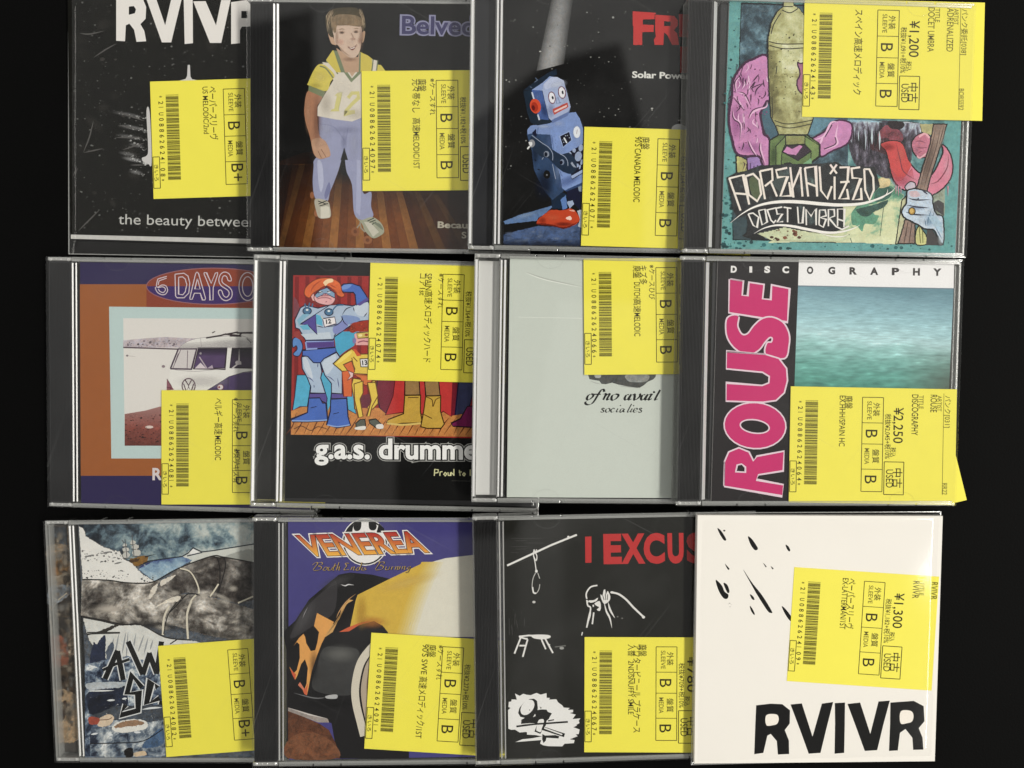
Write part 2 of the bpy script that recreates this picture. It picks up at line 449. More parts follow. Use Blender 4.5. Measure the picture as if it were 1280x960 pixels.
def make_case(label, x, y, rot, w, h, tilt, tray='black', inlay=(0.012, 0.012, 0.013), ridge='bright', strip_in=1.2):
    root = bpy.data.objects.new('cd_case', None); COL.objects.link(root)
    root.empty_display_size = 0.02
    root.location = (x * MM, y * MM, 0); root.rotation_euler = (0, math.radians(tilt), math.radians(rot))
    tag(root, label, 'CD case', 'CD cases laid out in overlapping rows on the black table')
    fr = Frame(x, y, rot, tilt); H = h / 2
    # clear back half: floor and right and left walls
    bm = bmesh.new()
    box(bm, -w, 0, -H + 1.3, H - 1.3, 0, 1.1, 0.25)
    box(bm, -1.3, -0.05, -H + 1.5, H - 1.5, 1.1, 8.2, 0.25)
    box(bm, -3.1, -2.5, -H + 3, H - 3, 1.1, 8.0, 0.2)
    if tray == 'clear': box(bm, -w, -w + 0.9, -H + 1.5, H - 1.5, 1.1, 9.0, 0.25)
    finish('case_back', bm, M_EDGE, root)
    # tray
    bm = bmesh.new()
    box(bm, -w + 16.5, -3.4, -H + 2.6, H - 2.6, 1.2, 7.2, 0.2)
    finish('disc_tray', bm, M_BLACK, root)
    # spine strip beside the booklet
    bm = bmesh.new()
    if tray == 'black':
        xa, xb, y0, n = -w + strip_in, -w + 12.3, H - 1.9, 15
        box(bm, xa, xb, -y0, y0, 7.4, 8.5, 0.2); box(bm, xa + 5, xb, -y0 + 1, y0 - 1, 1.2, 7.4)
        for i in range(n):
            c = xa + 0.35 + (xb - xa - 0.7) * (i + 0.5) / n; q = 0.22
            vs = [bm.verts.new((a * MM, b * MM, z * MM)) for b in (-y0 + 1, y0 - 1) for a, z in ((c - q, 8.5), (c, 9.05), (c + q, 8.5))]
            for f in ((0, 3, 4, 1), (1, 4, 5, 2)): bm.faces.new([vs[k] for k in f])
            bm.faces.new((vs[0], vs[1], vs[2])); bm.faces.new((vs[3], vs[5], vs[4]))
        finish('spine_strip', bm, M_BLACK, root)
    else:
        box(bm, -w + 2.2, -w + 12.2, -H + 3.0, H - 3.2, 1.4, 4.6, 0.1)
        finish('spine_strip', bm, mat('inlay_%d_%d_%d' % tuple(int(c * 255) for c in inlay), inlay, 0.45, 0.3), root)
        bm = bmesh.new()
        box(bm, -w + 1.6, -w + 2.2, -H + 2.4, H - 2.4, 2, 8.6, 0.15)
        box(bm, -w + 12.2, -w + 12.7, -H + 2.4, H - 2.4, 2, 8.6, 0.15)
        finish('tray_wall', bm, M_EDGE, root)
    # two moulded ridges of the hinge side
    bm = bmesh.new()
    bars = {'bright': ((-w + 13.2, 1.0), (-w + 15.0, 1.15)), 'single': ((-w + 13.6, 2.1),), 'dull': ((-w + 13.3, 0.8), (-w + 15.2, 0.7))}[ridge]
    if tray == 'clear' and ridge != 'dull': bars = bars + ((-w + 1.0, 1.3),)  # extra white bar added for the bright glint along the left edge
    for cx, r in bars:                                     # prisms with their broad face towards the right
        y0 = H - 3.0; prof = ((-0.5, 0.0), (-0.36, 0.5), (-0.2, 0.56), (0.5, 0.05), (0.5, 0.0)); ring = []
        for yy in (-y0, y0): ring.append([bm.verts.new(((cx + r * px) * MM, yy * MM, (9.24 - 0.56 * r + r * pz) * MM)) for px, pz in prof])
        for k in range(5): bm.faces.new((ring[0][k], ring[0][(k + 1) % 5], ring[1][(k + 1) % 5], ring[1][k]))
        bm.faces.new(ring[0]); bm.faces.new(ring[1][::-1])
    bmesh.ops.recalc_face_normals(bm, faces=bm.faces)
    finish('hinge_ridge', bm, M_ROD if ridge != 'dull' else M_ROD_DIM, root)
    # hinge ears at the two left corners
    for sgn in (1, -1):
        bm = bmesh.new()
        ya, yb = sorted((sgn * (H - 2.0), sgn * (H - 0.15)))
        box(bm, -w + 0.1, -w + 12.6, ya, yb, 1.2, 9.0, 0.45)
        yc = sgn * (H - 1.3)
        for xx, rr in ((-w + 1.8, 1.0), (-w + 11.2, 1.0), (-w + 4.6, 0.5), (-w + 7.1, 0.6)):
            r = bmesh.ops.create_uvsphere(bm, u_segments=10, v_segments=6, radius=rr * MM)
            for v in r['verts']: v.co = Vector((v.co.x + xx * MM, v.co.y + yc * MM, v.co.z * 0.6 + 9.0 * MM))
        finish('hinge_ear', bm, M_EAR, root)
    # lid: clear plate with a rim along both long sides
    bm = bmesh.new(); box(bm, -w, 0, -H, H, 9.3, T, 0.3)
    lid = finish('lid', bm, M_LID, root)
    for sgn in (1, -1):
        bm = bmesh.new()
        ya, yb = sorted((sgn * (H - 1.15), sgn * (H - 0.05)))
        for xa, xb in ((-w + 13.0, -w + 30), (-w + 30.6, -w + 44), (-w + 44.6, -34), (-33.4, -20), (-19.4, -0.2)):
            box(bm, xa, xb, ya, yb, 2.2 if xb - xa < 20 else 1.4, 9.25, 0.2)
        ya, yb = sorted((sgn * (H - 2.3), sgn * (H - 1.9)))
        box(bm, -w + 13, -1.5, ya, yb, 7.6, 9.25, 0.1)
        box(bm, -w + 13, -1.5, *sorted((sgn * (H - 2.3), sgn * (H - 1.1))), 8.9, 9.25, 0.1)
        finish('lid_rim', bm, M_EDGE, lid)
    for sgn in (1, -1):
        for cx in (-w + 37, -27):
            bm = bmesh.new(); n = 14; r = 6.5; e = 5.0
            for z0, z1, k0 in ((9.02, 9.28, 1.0),):
                A = [(cx + r * math.cos(math.pi * i / n), sgn * (H - 1.9 - e * math.sin(math.pi * i / n))) for i in range(n + 1)]
                Bi = [(cx + (r - 0.35) * math.cos(math.pi * i / n), sgn * (H - 1.9 - (e - 0.3) * math.sin(math.pi * i / n))) for i in range(n + 1)]
                va = [bm.verts.new((a * MM, b * MM, z1 * MM)) for a, b in A]; vb = [bm.verts.new((a * MM, b * MM, z1 * MM)) for a, b in Bi]
                wa = [bm.verts.new((a * MM, b * MM, z0 * MM)) for a, b in A]; wb = [bm.verts.new((a * MM, b * MM, z0 * MM)) for a, b in Bi]
                for i in range(n):
                    bm.faces.new((va[i], va[i + 1], vb[i + 1], vb[i])); bm.faces.new((wa[i], wa[i + 1], wb[i + 1], wb[i]))
                    bm.faces.new((va[i], va[i + 1], wa[i + 1], wa[i])); bm.faces.new((vb[i], vb[i + 1], wb[i + 1], wb[i]))
            bmesh.ops.recalc_face_normals(bm, faces=bm.faces)
            finish('booklet_tab', bm, M_LID, lid)
    return root, fr

ZB = 8.25      # top of the booklet inside a case
def booklet(root, fr, tl, bl, right, z=ZB, th=0.9, name='cover_booklet', m=None):
    """paper booklet from its left corners (as seen) and its right edge in the case"""
    a, b = fr.at(*tl, z), fr.at(*bl, z)
    e = (a - b).normalized(); n = Vector((e.y, -e.x, 0))
    wd = right - (a.x + b.x) / 2
    c, d = b + n * wd, a + n * wd
    o = solid_sheet(name, [(a.x, a.y), (b.x, b.y), (c.x, c.y), (d.x, d.y)][::-1], z, th, m or M_PAPER, root)
    art = Art(fr, z + 0.006, o)
    art.quad = [(p.x, p.y) for p in (a, d, c, b)]
    return o, art
def fill_sheet(art, col, mot=0.0, inset=0.0):
    """print the whole sheet one ground colour"""
    b = len(art.V); art.z += art.STEP
    for p in art.quad: art.V.append((p[0] * MM, p[1] * MM, art.z * MM)); art.C.append((*ink(col), mot))
    art.F.append((b + 3, b + 2, b + 1, b))

# ---------------------------------------------------------------- yellow price labels
C39 = {'0': '000110100', '1': '100100001', '2': '001100001', '3': '101100000', '4': '000110001', '5': '100110000', '6': '001110000',
       '7': '000100101', '8': '100100100', '9': '001100100', 'U': '110000001', '*': '010010100'}
OLIVE = (62, 57, 12); DIM = (104, 97, 32); BAR = (66, 62, 14)
def price_label(label, fr, tl, bl, code, notes, media='B', z=9.0, width=1108, price=None, taxed=None, title=None, artist=None,
                genre=None, number=None, used=True, dim=OLIVE):
    """a slip 58 mm tall tucked under the lid; a runs to the right, b down the slip, 773 units to its height"""
    ex = Vector((bl[0] - tl[0], bl[1] - tl[1])) / 773.0; ax = Vector((ex.y, -ex.x))
    def Q(a, b): return (tl[0] + ax.x * a + ex.x * b, tl[1] + ax.y * a + ex.y * b)
    pts = [fr.at(*Q(a, b), z) for a, b in ((0, 0), (width, 0), (width, 773), (0, 773))]
    # the paper itself, very slightly bowed
    bm = bmesh.new(); nx = 24; g = {}
    for i in range(nx + 1):
        for j, (lo, hi) in enumerate(((0, 1), (3, 2))):
            p = pts[lo].lerp(pts[hi], i / nx)
            for k, dz in enumerate((0.0, -0.1)):
                g[i, j, k] = bm.verts.new((p.x * MM, p.y * MM, (p.z + dz) * MM))
    for i in range(nx):
        bm.faces.new((g[i, 1, 0], g[i + 1, 1, 0], g[i + 1, 0, 0], g[i, 0, 0])); bm.faces.new((g[i, 0, 1], g[i + 1, 0, 1], g[i + 1, 1, 1], g[i, 1, 1]))
        bm.faces.new((g[i, 0, 0], g[i + 1, 0, 0], g[i + 1, 0, 1], g[i, 0, 1])); bm.faces.new((g[i, 1, 1], g[i + 1, 1, 1], g[i + 1, 1, 0], g[i, 1, 0]))
    for i in (0, nx): bm.faces.new((g[i, 0, 0], g[i, 0, 1], g[i, 1, 1], g[i, 1, 0]))
    bmesh.ops.recalc_face_normals(bm, faces=bm.faces)
    o = finish('price_label', bm, M_YEL)
    o.matrix_world = fr.M_m
    tag(o, label, 'price label', 'yellow price labels tucked into the cases')
    A = Art(fr, z + 0.004, o); A.STEP = 0.0003
    A.pt = lambda u, v: tuple(c * MM for c in fr.at(*Q(u, v), A.z))
    def down(txt, a, b, h, L=None, fit=None, col=OLIVE, sx=0.8, bold=0.004):   # text running down the slip, tops to the right
        A.text(txt, a, b, h, col, ang=90, L=L, fit=fit, sx=sx, bold=bold)
    def frame(a0, b0, a1, b1, w=4, col=OLIVE):
        for q in ((a0, b0, a1, b0), (a1, b0, a1, b1), (a1, b1, a0, b1), (a0, b1, a0, b0)):
            A.stroke([(q[0], q[1]), (q[2], q[3])], w, col)
    A.begin('barcode')
    unit = 603.0 / (len(code) * 16 + 30); b = 91.0
    seq = '*' + code + '*'
    unit = 603.0 / (len(seq) * 15.0)
    for ch in seq:
        for k, t in enumerate(C39[ch]):
            wd = unit * (2.33 if t == '1' else 1.0)
            if k % 2 == 0: A.rect(100, b, 184, b + wd * 1.1, BAR)
            b += wd
        b += unit
    n = len(seq)
    for i, ch in enumerate(seq):
        down(ch, 52 if ch != '*' else 44, 96 + i * 36.6, 30, L=18 if ch not in '1*' else None, sx=0.62, bold=0.012)
    frame(4, 497, 47, 703, 4.5)
    down('きいろ', 12, 548, 22, L=108)
    A.begin('condition_grid')
    frame(480, 64, 620, 692, 4.5)
    for q in (234, 375, 543): A.stroke([(480, q), (620, q)], 4, OLIVE)
    down('SLEEVE', 513, 90, 29, L=122, col=DIM, sx=0.6); down('外装', 556, 100, 34, L=88, col=OLIVE)
    down('B', 505, 280, 78, L=54, bold=0.0); down('MEDIA', 500, 404, 31, L=106, col=DIM); down('盤質', 556, 410, 34, L=92)
    if media == 'B': down('B', 504, 585, 78, L=54, bold=0.0)
    else:
        down('B', 518, 558, 78, L=54, bold=0.0); down('+', 520, 622, 78, L=50, bold=0.0)
    A.begin('printed_notes')
    for (t, a, b0, h, L) in notes: down(t, a, b0, h, L=L)
    if used:
        frame(632, 492, 763, 710, 5); down('中古', 695, 535, 48, L=128, bold=0.006); down('USED', 646, 543, 46, L=120)
    if taxed: down(taxed, 636, 172, 30, L=300, col=OLIVE)
    if price: down(price, 690, 130, 62, L=236, bold=0.006)
    if price: down('税込', 672, 395, 30, L=64)
    if title: down('TITLE', 856, 45, 30, L=90, col=DIM); down(title[0], 810, 40, 42, L=title[1], col=dim)
    if artist and width > 1010: down('ARTIST', 979, 45, 28, L=104, col=DIM)
    if artist: down(artist[0], 934, 40, 42, L=artist[1], col=dim)
    if genre: down(genre[0], 1031, 45, 32, L=genre[1], col=DIM); A.stroke([(1022, 30), (1022, 700)], 3, DIM)
    if number: down(number[0], 1022, number[2], 32, L=number[1], col=DIM)
    A.end()
    return o, A

# ---------------------------------------------------------------- row one, left: black card sleeve in a clear bag
R = random.Random(4)
BLK = (16, 15, 15); WHT = (232, 228, 222)
def make_sleeve(label, x, y, rot, w, h, tilt, bag_top):
    root = bpy.data.objects.new('card_sleeve', None); COL.objects.link(root); root.empty_display_size = 0.02
    root.location = (x * MM, y * MM, 0); root.rotation_euler = (0, math.radians(tilt), math.radians(rot))
    tag(root, label, 'card sleeve', 'card sleeves in clear bags among the cases')
    fr = Frame(x, y, rot, tilt); H = h / 2
    bm = bmesh.new(); nx, ny = 40, 34
    def hz(u, v, z): return z + 0.22 * noise.noise(Vector((u * 6 + x, v * 5 + y, z)))
    for z in (0.15, bag_top):
        g = [[bm.verts.new(((-w + w * i / nx) * MM, (-H + h * j / ny) * MM,
              (hz(i / nx, j / ny, z) if 0 < i < nx and 0 < j < ny else 1.6 if z > 1 else 1.5) * MM)) for j in range(ny + 1)] for i in range(nx + 1)]
        for i in range(nx):
            for j in range(ny):
                q = (g[i][j], g[i + 1][j], g[i + 1][j + 1], g[i][j + 1]); bm.faces.new(q if z > 1 else q[::-1])
    finish('clear_bag', bm, M_BAG, root, True)
    bm = bmesh.new()
    for (a, b, c, d) in ((-w, -w + 0.5, -H, H), (-0.5, 0, -H, H), (-w + 0.5, -0.5, -H, -H + 0.5), (-w + 0.5, -0.5, H - 0.5, H)):
        box(bm, a, b, c, d, 1.35, 1.75, 0.1)
    finish('bag_seam', bm, M_EDGE, root)
    return root, fr

root, fr = make_sleeve('black card sleeve in a clear bag, white splash and white lettering, top left corner', -100.16, 113.58, -1.34, 150, 134, 0, 3.0)
tl, bl = fr.at(85.5, -60, 2.6), fr.at(88.5, 299, 2.6)
o = solid_sheet('card_cover', [(bl.x, bl.y), (bl.x + 126, bl.y - 1.5), (tl.x + 126, tl.y), (tl.x, tl.y)], 2.6, 2.0, mat('black_card', (0.018, 0.018, 0.018), 0.5, 0.3, vary=0.3, vscale=300), root)
A = Art(fr, 2.606, o).view(60, 0, 2.909)
A.begin('cover_picture')
A.poly('70,-120 760,-120 760,868 82,852', (36, 36, 34), 0.32)
for _ in range(26):
    A.airbrush(R.uniform(90, 720), R.uniform(0, 850), R.uniform(20, 70), R.uniform(14, 40), (70, 68, 64), R.uniform(0.1, 0.35), R.uniform(0, 90))
A.dots(800, 90, 5, 720, 850, 1, 4.6, (112, 112, 109), R)
for (x0, y0, x1, y1, n, c) in ((222, 402, 360, 432, 26, 150), (255, 450, 358, 478, 34, 180), (240, 488, 356, 508, 30, 150), (290, 510, 352, 545, 26, 170), (262, 560, 356, 600, 34, 205), (250, 545, 330, 575, 14, 150), (290, 612, 350, 640, 12, 170)):
    for _ in range(n):
        t = R.random() ** 0.7; A.z = 2.69 + 0.0004 * R.random(); A.dots(1, x0 + (x1 - x0) * t, y0 + (y1 - y0) * t - 5, x0 + (x1 - x0) * t + 9, y0 + (y1 - y0) * t + 5, 1, 5.5, (c, c, c - 3), R)
    A.airbrush((x0 + x1) / 2, (y0 + y1) / 2, (x1 - x0) / 2, 10, (c, c, c), 0.35, rot=10)
A.dots(60, 90, 5, 720, 850, 3, 11, (62, 60, 57), R)
for l in ('115,120 150,124 205,112', '165,210 210,180 250,158', '128,555 150,500 165,440', '255,455 330,470', '250,405 350,440', '245,500 340,500', '270,545 350,520', '130,555 200,540', '300,600 350,600', '90,640 110,610', '110,840 190,760'):
    A.stroke(l, 5, (88, 86, 84), sm=True, taper=2)
A.z = 2.70
A.poly('508,236 516,236 518,278 524,288 546,292 478,293 500,287 506,276', (200, 198, 196))
A.poly('358,404 370,410 377,590 364,596 346,588 342,574 358,566 364,540', (196, 194, 192), sm=True)
A.poly('83,853 740,869 740,886 83,868', (190, 189, 185), 0.1)
A.begin('title_lettering')
for p in ('248,-30 300,-30 344,-6 357,25 355,68 336,88 350,112 357,150 322,152 313,108 296,86 283,92 280,150 248,148',
          '352,-20 388,-20 426,92 452,-20 490,-20 448,154 414,154', '493,-20 526,-20 527,157 497,160',
          '528,5 573,4 611,92 630,0 664,0 630,156 589,156', '666,8 720,0 760,20 760,95 705,97 698,110 698,157 666,160'):
    A.poly(p, (226, 222, 217))
A.poly('294,24 312,22 320,34 316,48 294,54', (30, 30, 29)); A.poly('703,40 725,40 725,66 703,66', (30, 30, 29))
A.begin('caption_lettering'); A.text('the beauty between', 256, 815, 37, (186, 186, 182), ang=1.2, fit=('the beauty betwee', 472))
A.end()
price_label('yellow price label on the black sleeve with the white splash', fr, (187.5, 102), (192, 248.7), '21U0886262410 8'.replace(' ', ''),
    [('ペーパースリーヴ', 386, 45, 42, 350), ('US MELODIC/2nd', 344, 45, 34, 310)], media='B+', z=2.8, used=False)

# ---------------------------------------------------------------- row one, second: boy on roller skates
root, fr = make_case('CD case with a photo of a boy on roller skates in a yellow jersey', -8.78, 110.09, -.77, 142, 125, 2.2)
o, A = booklet(root, fr, (344, -60), (345.5, 311.5), -4)
A.begin('cover_picture'); fill_sheet(A, (27, 27, 22))
A.view(300, 0, 2.909)
A.rect(134, 20, 258, 912, (17, 17, 15))
A.ramp('250,20 300,20 300,600 250,600', (17, 17, 15), (256, 300), (290, 300), 0.9, 0.0)
# floor boards
def fade(c, lo, hi): return lambda u, v: tuple(x * (0.30 + 0.70 * min(max((v - lo) / (hi - lo), 0), 1)) for x in c)
A.poly('134,590 230,555 400,545 520,620 860,690 860,915 134,915', (84, 46, 24), 0.35)
pal = [(122, 70, 32), (140, 90, 42), (110, 60, 28), (156, 104, 48), (126, 76, 35), (148, 96, 44), (102, 56, 27), (116, 64, 30)]
for i in range(24):
    f = lambda x: 430 + (x - 430) * 0.70
    x0 = 90 + 33 * i; x1 = x0 + 32; top = 596 if x0 < 440 else 640 + (x0 - 440) * 0.18
    c = pal[(i * 5 + i // 3) % 8]; c = tuple(k * (1.0 if x0 < 640 else 0.75) for k in c)
    A.poly([(max(f(x0), 136), top), (max(f(x1), 138), top), (max(min(x1, 850), 138), 911), (max(min(x0, 850), 136), 911)], c, 0.3)
A.ramp('134,540 850,620 850,800 134,800', (20, 14, 10), (400, 600), (400, 800), 0.8, 0.0); A.ramp('560,640 850,700 850,912 560,912', (20, 10, 6), (560, 760), (850, 760), 0.0, 0.55)
A.ramp('134,600 300,600 300,912 134,912', (24, 12, 8), (134, 760), (300, 760), 0.55, 0.0)
A.view(370, 190, 8)
JN = (150, 154, 186)
A.poly('455,-20 512,-20 505,160 520,240 470,230 440,160', (30, 19, 12), 0.2); A.ramp('440,150 505,150 550,330 380,330', (30, 19, 12), (460, 150), (460, 330), 0.9, 0.0)
A.poly('190,70 340,-60 470,-60 440,130 385,290 340,400 312,492 200,474 168,330 176,150', JN, 0.06, sm=True)
A.poly('505,-60 670,-60 665,390 752,400 750,540 772,640 690,682 585,622 560,330 500,170', JN, 0.06, sm=True)
A.poly('215,90 260,120 275,300 250,400 225,300', (178, 182, 208), 0.05, sm=True); A.poly('330,300 345,380 300,470 285,420', (116, 120, 160), sm=True)
A.poly('610,60 640,60 655,360 640,640 600,600', (166, 170, 200), 0.04)
A.ell(160, 432, 20, 34, (150, 96, 62)); A.ell(205, 612, 24, 34, (156, 100, 66))
A.poly('190,472 312,490 342,560 342,650 240,662 205,600', (176, 170, 152), 0.08, sm=True)
A.poly('246,552 300,540 334,550 340,655 246,664', (208, 204, 188), 0.05)
A.strokes('220,490 300,520|225,520 310,485|235,540 320,515', 9, (44, 48, 42))
A.ell(592, 795, 42, 46, (140, 86, 50)); A.ell(715, 880, 46, 42, (146, 92, 54)); A.ell(715, 880, 20, 18, (112, 66, 38)); A.ell(592, 795, 18, 20, (110, 64, 36))
A.strokes('640,700 650,760 690,800|640,720 610,760', 14, (150, 140, 120))
A.poly('590,640 650,680 760,650 850,710 882,790 850,832 770,862 690,790 660,720', (160, 162, 140), 0.1, sm=True)
A.poly('680,700 740,700 830,800 770,850', (196, 192, 176), 0.05); A.strokes('715,690 780,660|735,705 795,680|760,725 800,700', 9, (46, 52, 46))
A.poly('765,700 840,720 870,780 800,730', (116, 124, 106), sm=True)
A.view(370, 80, 8)
SK = (172, 122, 92)
A.poly('225,515 400,550 560,575 660,530 660,960 525,960 500,880 482,835 455,900 440,960 330,960 345,905 300,790 236,720', JN, 0.06)
A.strokes('240,600 380,630 480,760|520,640 500,760', 7, (126, 130, 164), sm=True)
A.poly('482,835 520,960 445,960', (28, 18, 12))
A.poly('122,268 255,318 240,380 212,430 216,600 240,725 300,780 346,905 300,938 232,948 175,893 142,740 92,560 84,430', SK, 0.12, sm=True)
A.poly('155,770 235,738 305,790 345,902 295,935 215,942 178,880', (190, 148, 118), 0.1, sm=True); A.strokes('250,850 300,930|220,870 255,940', 6, (120, 78, 56))
A.airbrush(240, 620, 60, 230, (150, 150, 190), 0.0)
A.airbrush(215, 560, 60, 320, (120, 72, 52), 0.5); A.airbrush(120, 480, 40, 240, (206, 158, 124), 0.5); A.airbrush(250, 800, 70, 40, (214, 172, 140), 0.5)
A.airbrush(500, 660, 200, 50, (130, 134, 168), 0.3); A.airbrush(300, 650, 90, 140, (178, 182, 208), 0.5); A.airbrush(580, 800, 60, 200, (176, 180, 206), 0.5); A.airbrush(480, 780, 40, 120, (116, 120, 156), 0.35)
WS = (214, 206, 192)
A.poly('250,0 460,-40 660,-20 660,535 560,575 400,555 215,520 216,430 290,300 375,160', WS, 0.05)
A.poly('232,2 300,20 385,110 345,180 300,272 128,216 124,180 180,58', (208, 192, 74), 0.08, sm=True)
A.poly('260,-20 330,-10 420,95 400,110 300,20', WS); A.strokes('238,22 300,45 372,140|300,-30 360,10 418,100', 13, (112, 122, 92), sm=True)
A.poly('128,212 296,278 270,332 124,268', (120, 130, 96), 0.1)
A.poly('770,0 850,10 895,70 760,72', (208, 192, 74)); A.strokes('770,-20 762,70|800,-10 795,70', 10, (112, 122, 92))
A.strokes('455,-20 480,60 556,165 630,90 652,40', 30, (122, 134, 102))
A.poly('482,0 560,128 632,30 640,-40 470,-40', (192, 160, 132))
YL = (206, 198, 122)
A.poly('412,290 465,276 425,455 440,472 345,475 352,455 382,448 408,318 385,318', YL); A.stroke('520,340 560,290 620,290 625,340 560,400 500,470 480,495 590,478', 34, YL)
A.strokes('412,290 465,276 425,455', 4, (170, 168, 110))
A.airbrush(300, 400, 90, 160, (180, 170, 154), 0.35); A.airbrush(600, 500, 130, 80, (190, 182, 168), 0.3); A.airbrush(470, 240, 140, 110, (232, 226, 214), 0.5); A.airbrush(240, 130, 90, 70, (228, 214, 110), 0.5); A.airbrush(200, 215, 80, 40, (176, 162, 60), 0.4)
A.view(370, 0, 10.667)
A.poly('400,800 490,668 525,690 610,860 640,965 540,965 470,885', (206, 188, 72), 0.06); A.poly('850,690 960,740 1020,790 1010,960 860,960', (206, 188, 72), 0.05)
A.poly('1015,790 1090,810 1070,960 1010,960', WS); A.strokes('1030,790 1010,950|1090,805 1075,940', 16, (112, 122, 92))
A.poly('500,670 560,680 660,965 600,965', (118, 130, 100)); A.poly('835,690 865,700 860,965 815,965', (118, 130, 100))
A.poly('535,640 620,690 760,765 825,760 845,700 835,960 655,965 590,780', (186, 152, 124), 0.05)
A.poly('430,450 480,480 535,590 512,598 468,572', (196, 160, 132), sm=True); A.poly('880,440 922,420 905,545 880,562', (180, 146, 118), sm=True)
A.poly('480,300 540,230 700,235 850,270 876,380 872,560 842,700 782,768 720,768 620,692 560,605 515,560', (206, 180, 160), 0.05, sm=True)
A.poly('400,330 394,262 420,200 470,140 560,105 680,98 790,102 860,150 912,240 918,330 900,420 872,360 860,290 700,262 540,245 500,300 490,420 505,490 465,492 440,462 420,400', (76, 68, 51), 0.4, sm=True)
for i in range(70):
    sd = i % 2; x = R.uniform(402, 470) if sd else R.uniform(865, 912); A.stroke([(x + (60 if sd else -40), R.uniform(110, 190)), (x, R.uniform(210, 290)), (x + R.uniform(-6, 20), R.uniform(300, 460 if sd else 400))], 6, R.choice([(158, 138, 110), (184, 164, 134), (100, 88, 66), (60, 52, 40)]), sm=True, taper=2)
A.poly('470,300 500,220 600,190 760,200 860,240 880,345 800,352 700,338 600,340 545,345 530,430 500,420', (136, 115, 88), 0.4, sm=True)
for i in range(60):
    x = R.uniform(490, 870); A.stroke([(x - (x - 680) * .12, 210 + R.uniform(-40, 40)), (x, 340 + R.uniform(-40, 14))], 7, R.choice([(150, 126, 98), (168, 142, 112), (96, 80, 58), (134, 112, 84)]), taper=2)
A.strokes('470,150 430,220 415,320|500,150 470,230 480,400|860,160 895,240 890,400', 14, (150, 128, 100), sm=True, taper=2)
A.airbrush(612, 430, 54, 30, (150, 116, 96), .7); A.airbrush(802, 420, 48, 30, (150, 116, 96), .7); A.ell(614, 437, 24, 8, (70, 58, 52)); A.ell(800, 427, 22, 8, (70, 58, 52)); A.strokes('566,398 612,384 652,394|768,388 806,376 844,388', 9, (142, 114, 88), sm=True, taper=2); A.airbrush(760, 520, 50, 24, (176, 134, 116), .7); A.airbrush(590, 560, 70, 60, (224, 176, 156), .5); A.airbrush(850, 540, 40, 60, (190, 146, 126), .5)
A.stroke('735,440 768,505 745,545', 12, (176, 146, 128), sm=True); A.poly('705,632 760,645 800,610 762,668 730,658', (146, 98, 92), sm=True)
A.stroke('560,600 640,690 720,750', 14, (178, 146, 122), sm=True, taper=2)
A.airbrush(870, 500, 40, 200, (150, 116, 96), 0.5); A.airbrush(545, 500, 30, 160, (160, 124, 100), 0.4); A.airbrush(720, 790, 130, 40, (150, 116, 94), 0.45); A.airbrush(740, 560, 70, 50, (226, 202, 184), 0.5)
A.poly('700,622 745,634 798,606 782,648 752,664 722,652', (120, 66, 62), sm=True); A.poly('712,630 748,640 788,618 776,640 748,650 726,645', (226, 214, 204), sm=True); A.stroke('690,610 700,640', 5, (170, 130, 112)); A.stroke('812,590 806,620', 5, (160, 120, 104))
for i in range(40):
    x = R.uniform(420, 880); y = 110 + abs(x - 650) * 0.25 + R.uniform(0, 60); A.stroke([(x, y), (x + (x - 650) * .18, y + R.uniform(60, 130))], 4, R.choice([(96, 84, 62), (48, 44, 34), (128, 108, 80)]), taper=2)
A.begin('title_lettering').view(300, 0, 2.909)
A.text('Belvedere', 588, 122, 63, (140, 140, 172), fit=('Belved', 262), bold=0.075, ang=1)
A.text('Belvedere', 590, 122, 63, (68, 66, 104), fit=('Belved', 260), bold=0.018, ang=1)
A.begin('caption_lettering'); A.text('Because', 720, 828, 22, (176, 168, 150), fit=('Becau', 106), bold=0.03, ang=1); A.text('S', 806, 866, 22, (176, 168, 150), bold=0.03, sx=1.2)
A.end()
price_label('yellow price label in the case with the boy on roller skates', fr, (451.9, 88.8), (453.2, 238.8), '21U088626240 97'.replace(' ', ''),
    [('廃盤', 366, 55, 42, 78), ('元々帯なし', 328, 55, 40, 215), ('高速', 330, 305, 38, 86), ('MELODIC/1ST', 330, 394, 38, 238), ('※ケースすれ', 440, 52, 30, 235)],
    taxed='税抜¥1,182+税10%')

# ---------------------------------------------------------------- row one, third: toy robot
root, fr = make_case('CD case with a blue tin toy robot standing on grey moon ground', 101.9, 109.39, -.79, 142, 125, 5, tray='clear', inlay=(0.008, 0.009, 0.012))
o, A = booklet(root, fr, (630, -60), (628.5, 306.5), -3.5)
A.begin('cover_picture'); fill_sheet(A, (13, 14, 16)); A.view(575, 0, 2.909)
A.grid('335,-12 412,-12 378,232 278,258', 8, 16, lambda a, b: tuple((132 + 34 * b) * math.sin(math.pi * (0.12 + 0.76 * a)) ** 0.8 * (1 - .1 * a) for _ in range(3)), 0.25)
A.dots(260, 165, 5, 820, 720, 0.8, 3.4, (170, 170, 165), R)
A.dots(14, 165, 5, 820, 720, 3, 5, (190, 190, 185), R)
A.ell(796, 470, 27, 19, (188, 190, 190), mot=.15)
A.jit = 6
A.view(620, 225, 10.667)
A.poly('100,730 300,672 560,612 760,622 900,655 1060,590 1160,560 1160,882 100,862', (74, 94, 132), 0.55)
A.poly('100,552 300,470 480,420 740,343 748,368 640,460 560,510 540,552 280,572 120,592', (92, 122, 166), 0.3)
A.poly('100,592 280,570 540,545 562,592 480,625 300,655 100,712', (17, 20, 24), 0.3)
A.poly('940,150 1160,70 1160,440 1040,320 1020,260 960,285', (34, 36, 56), 0.2)
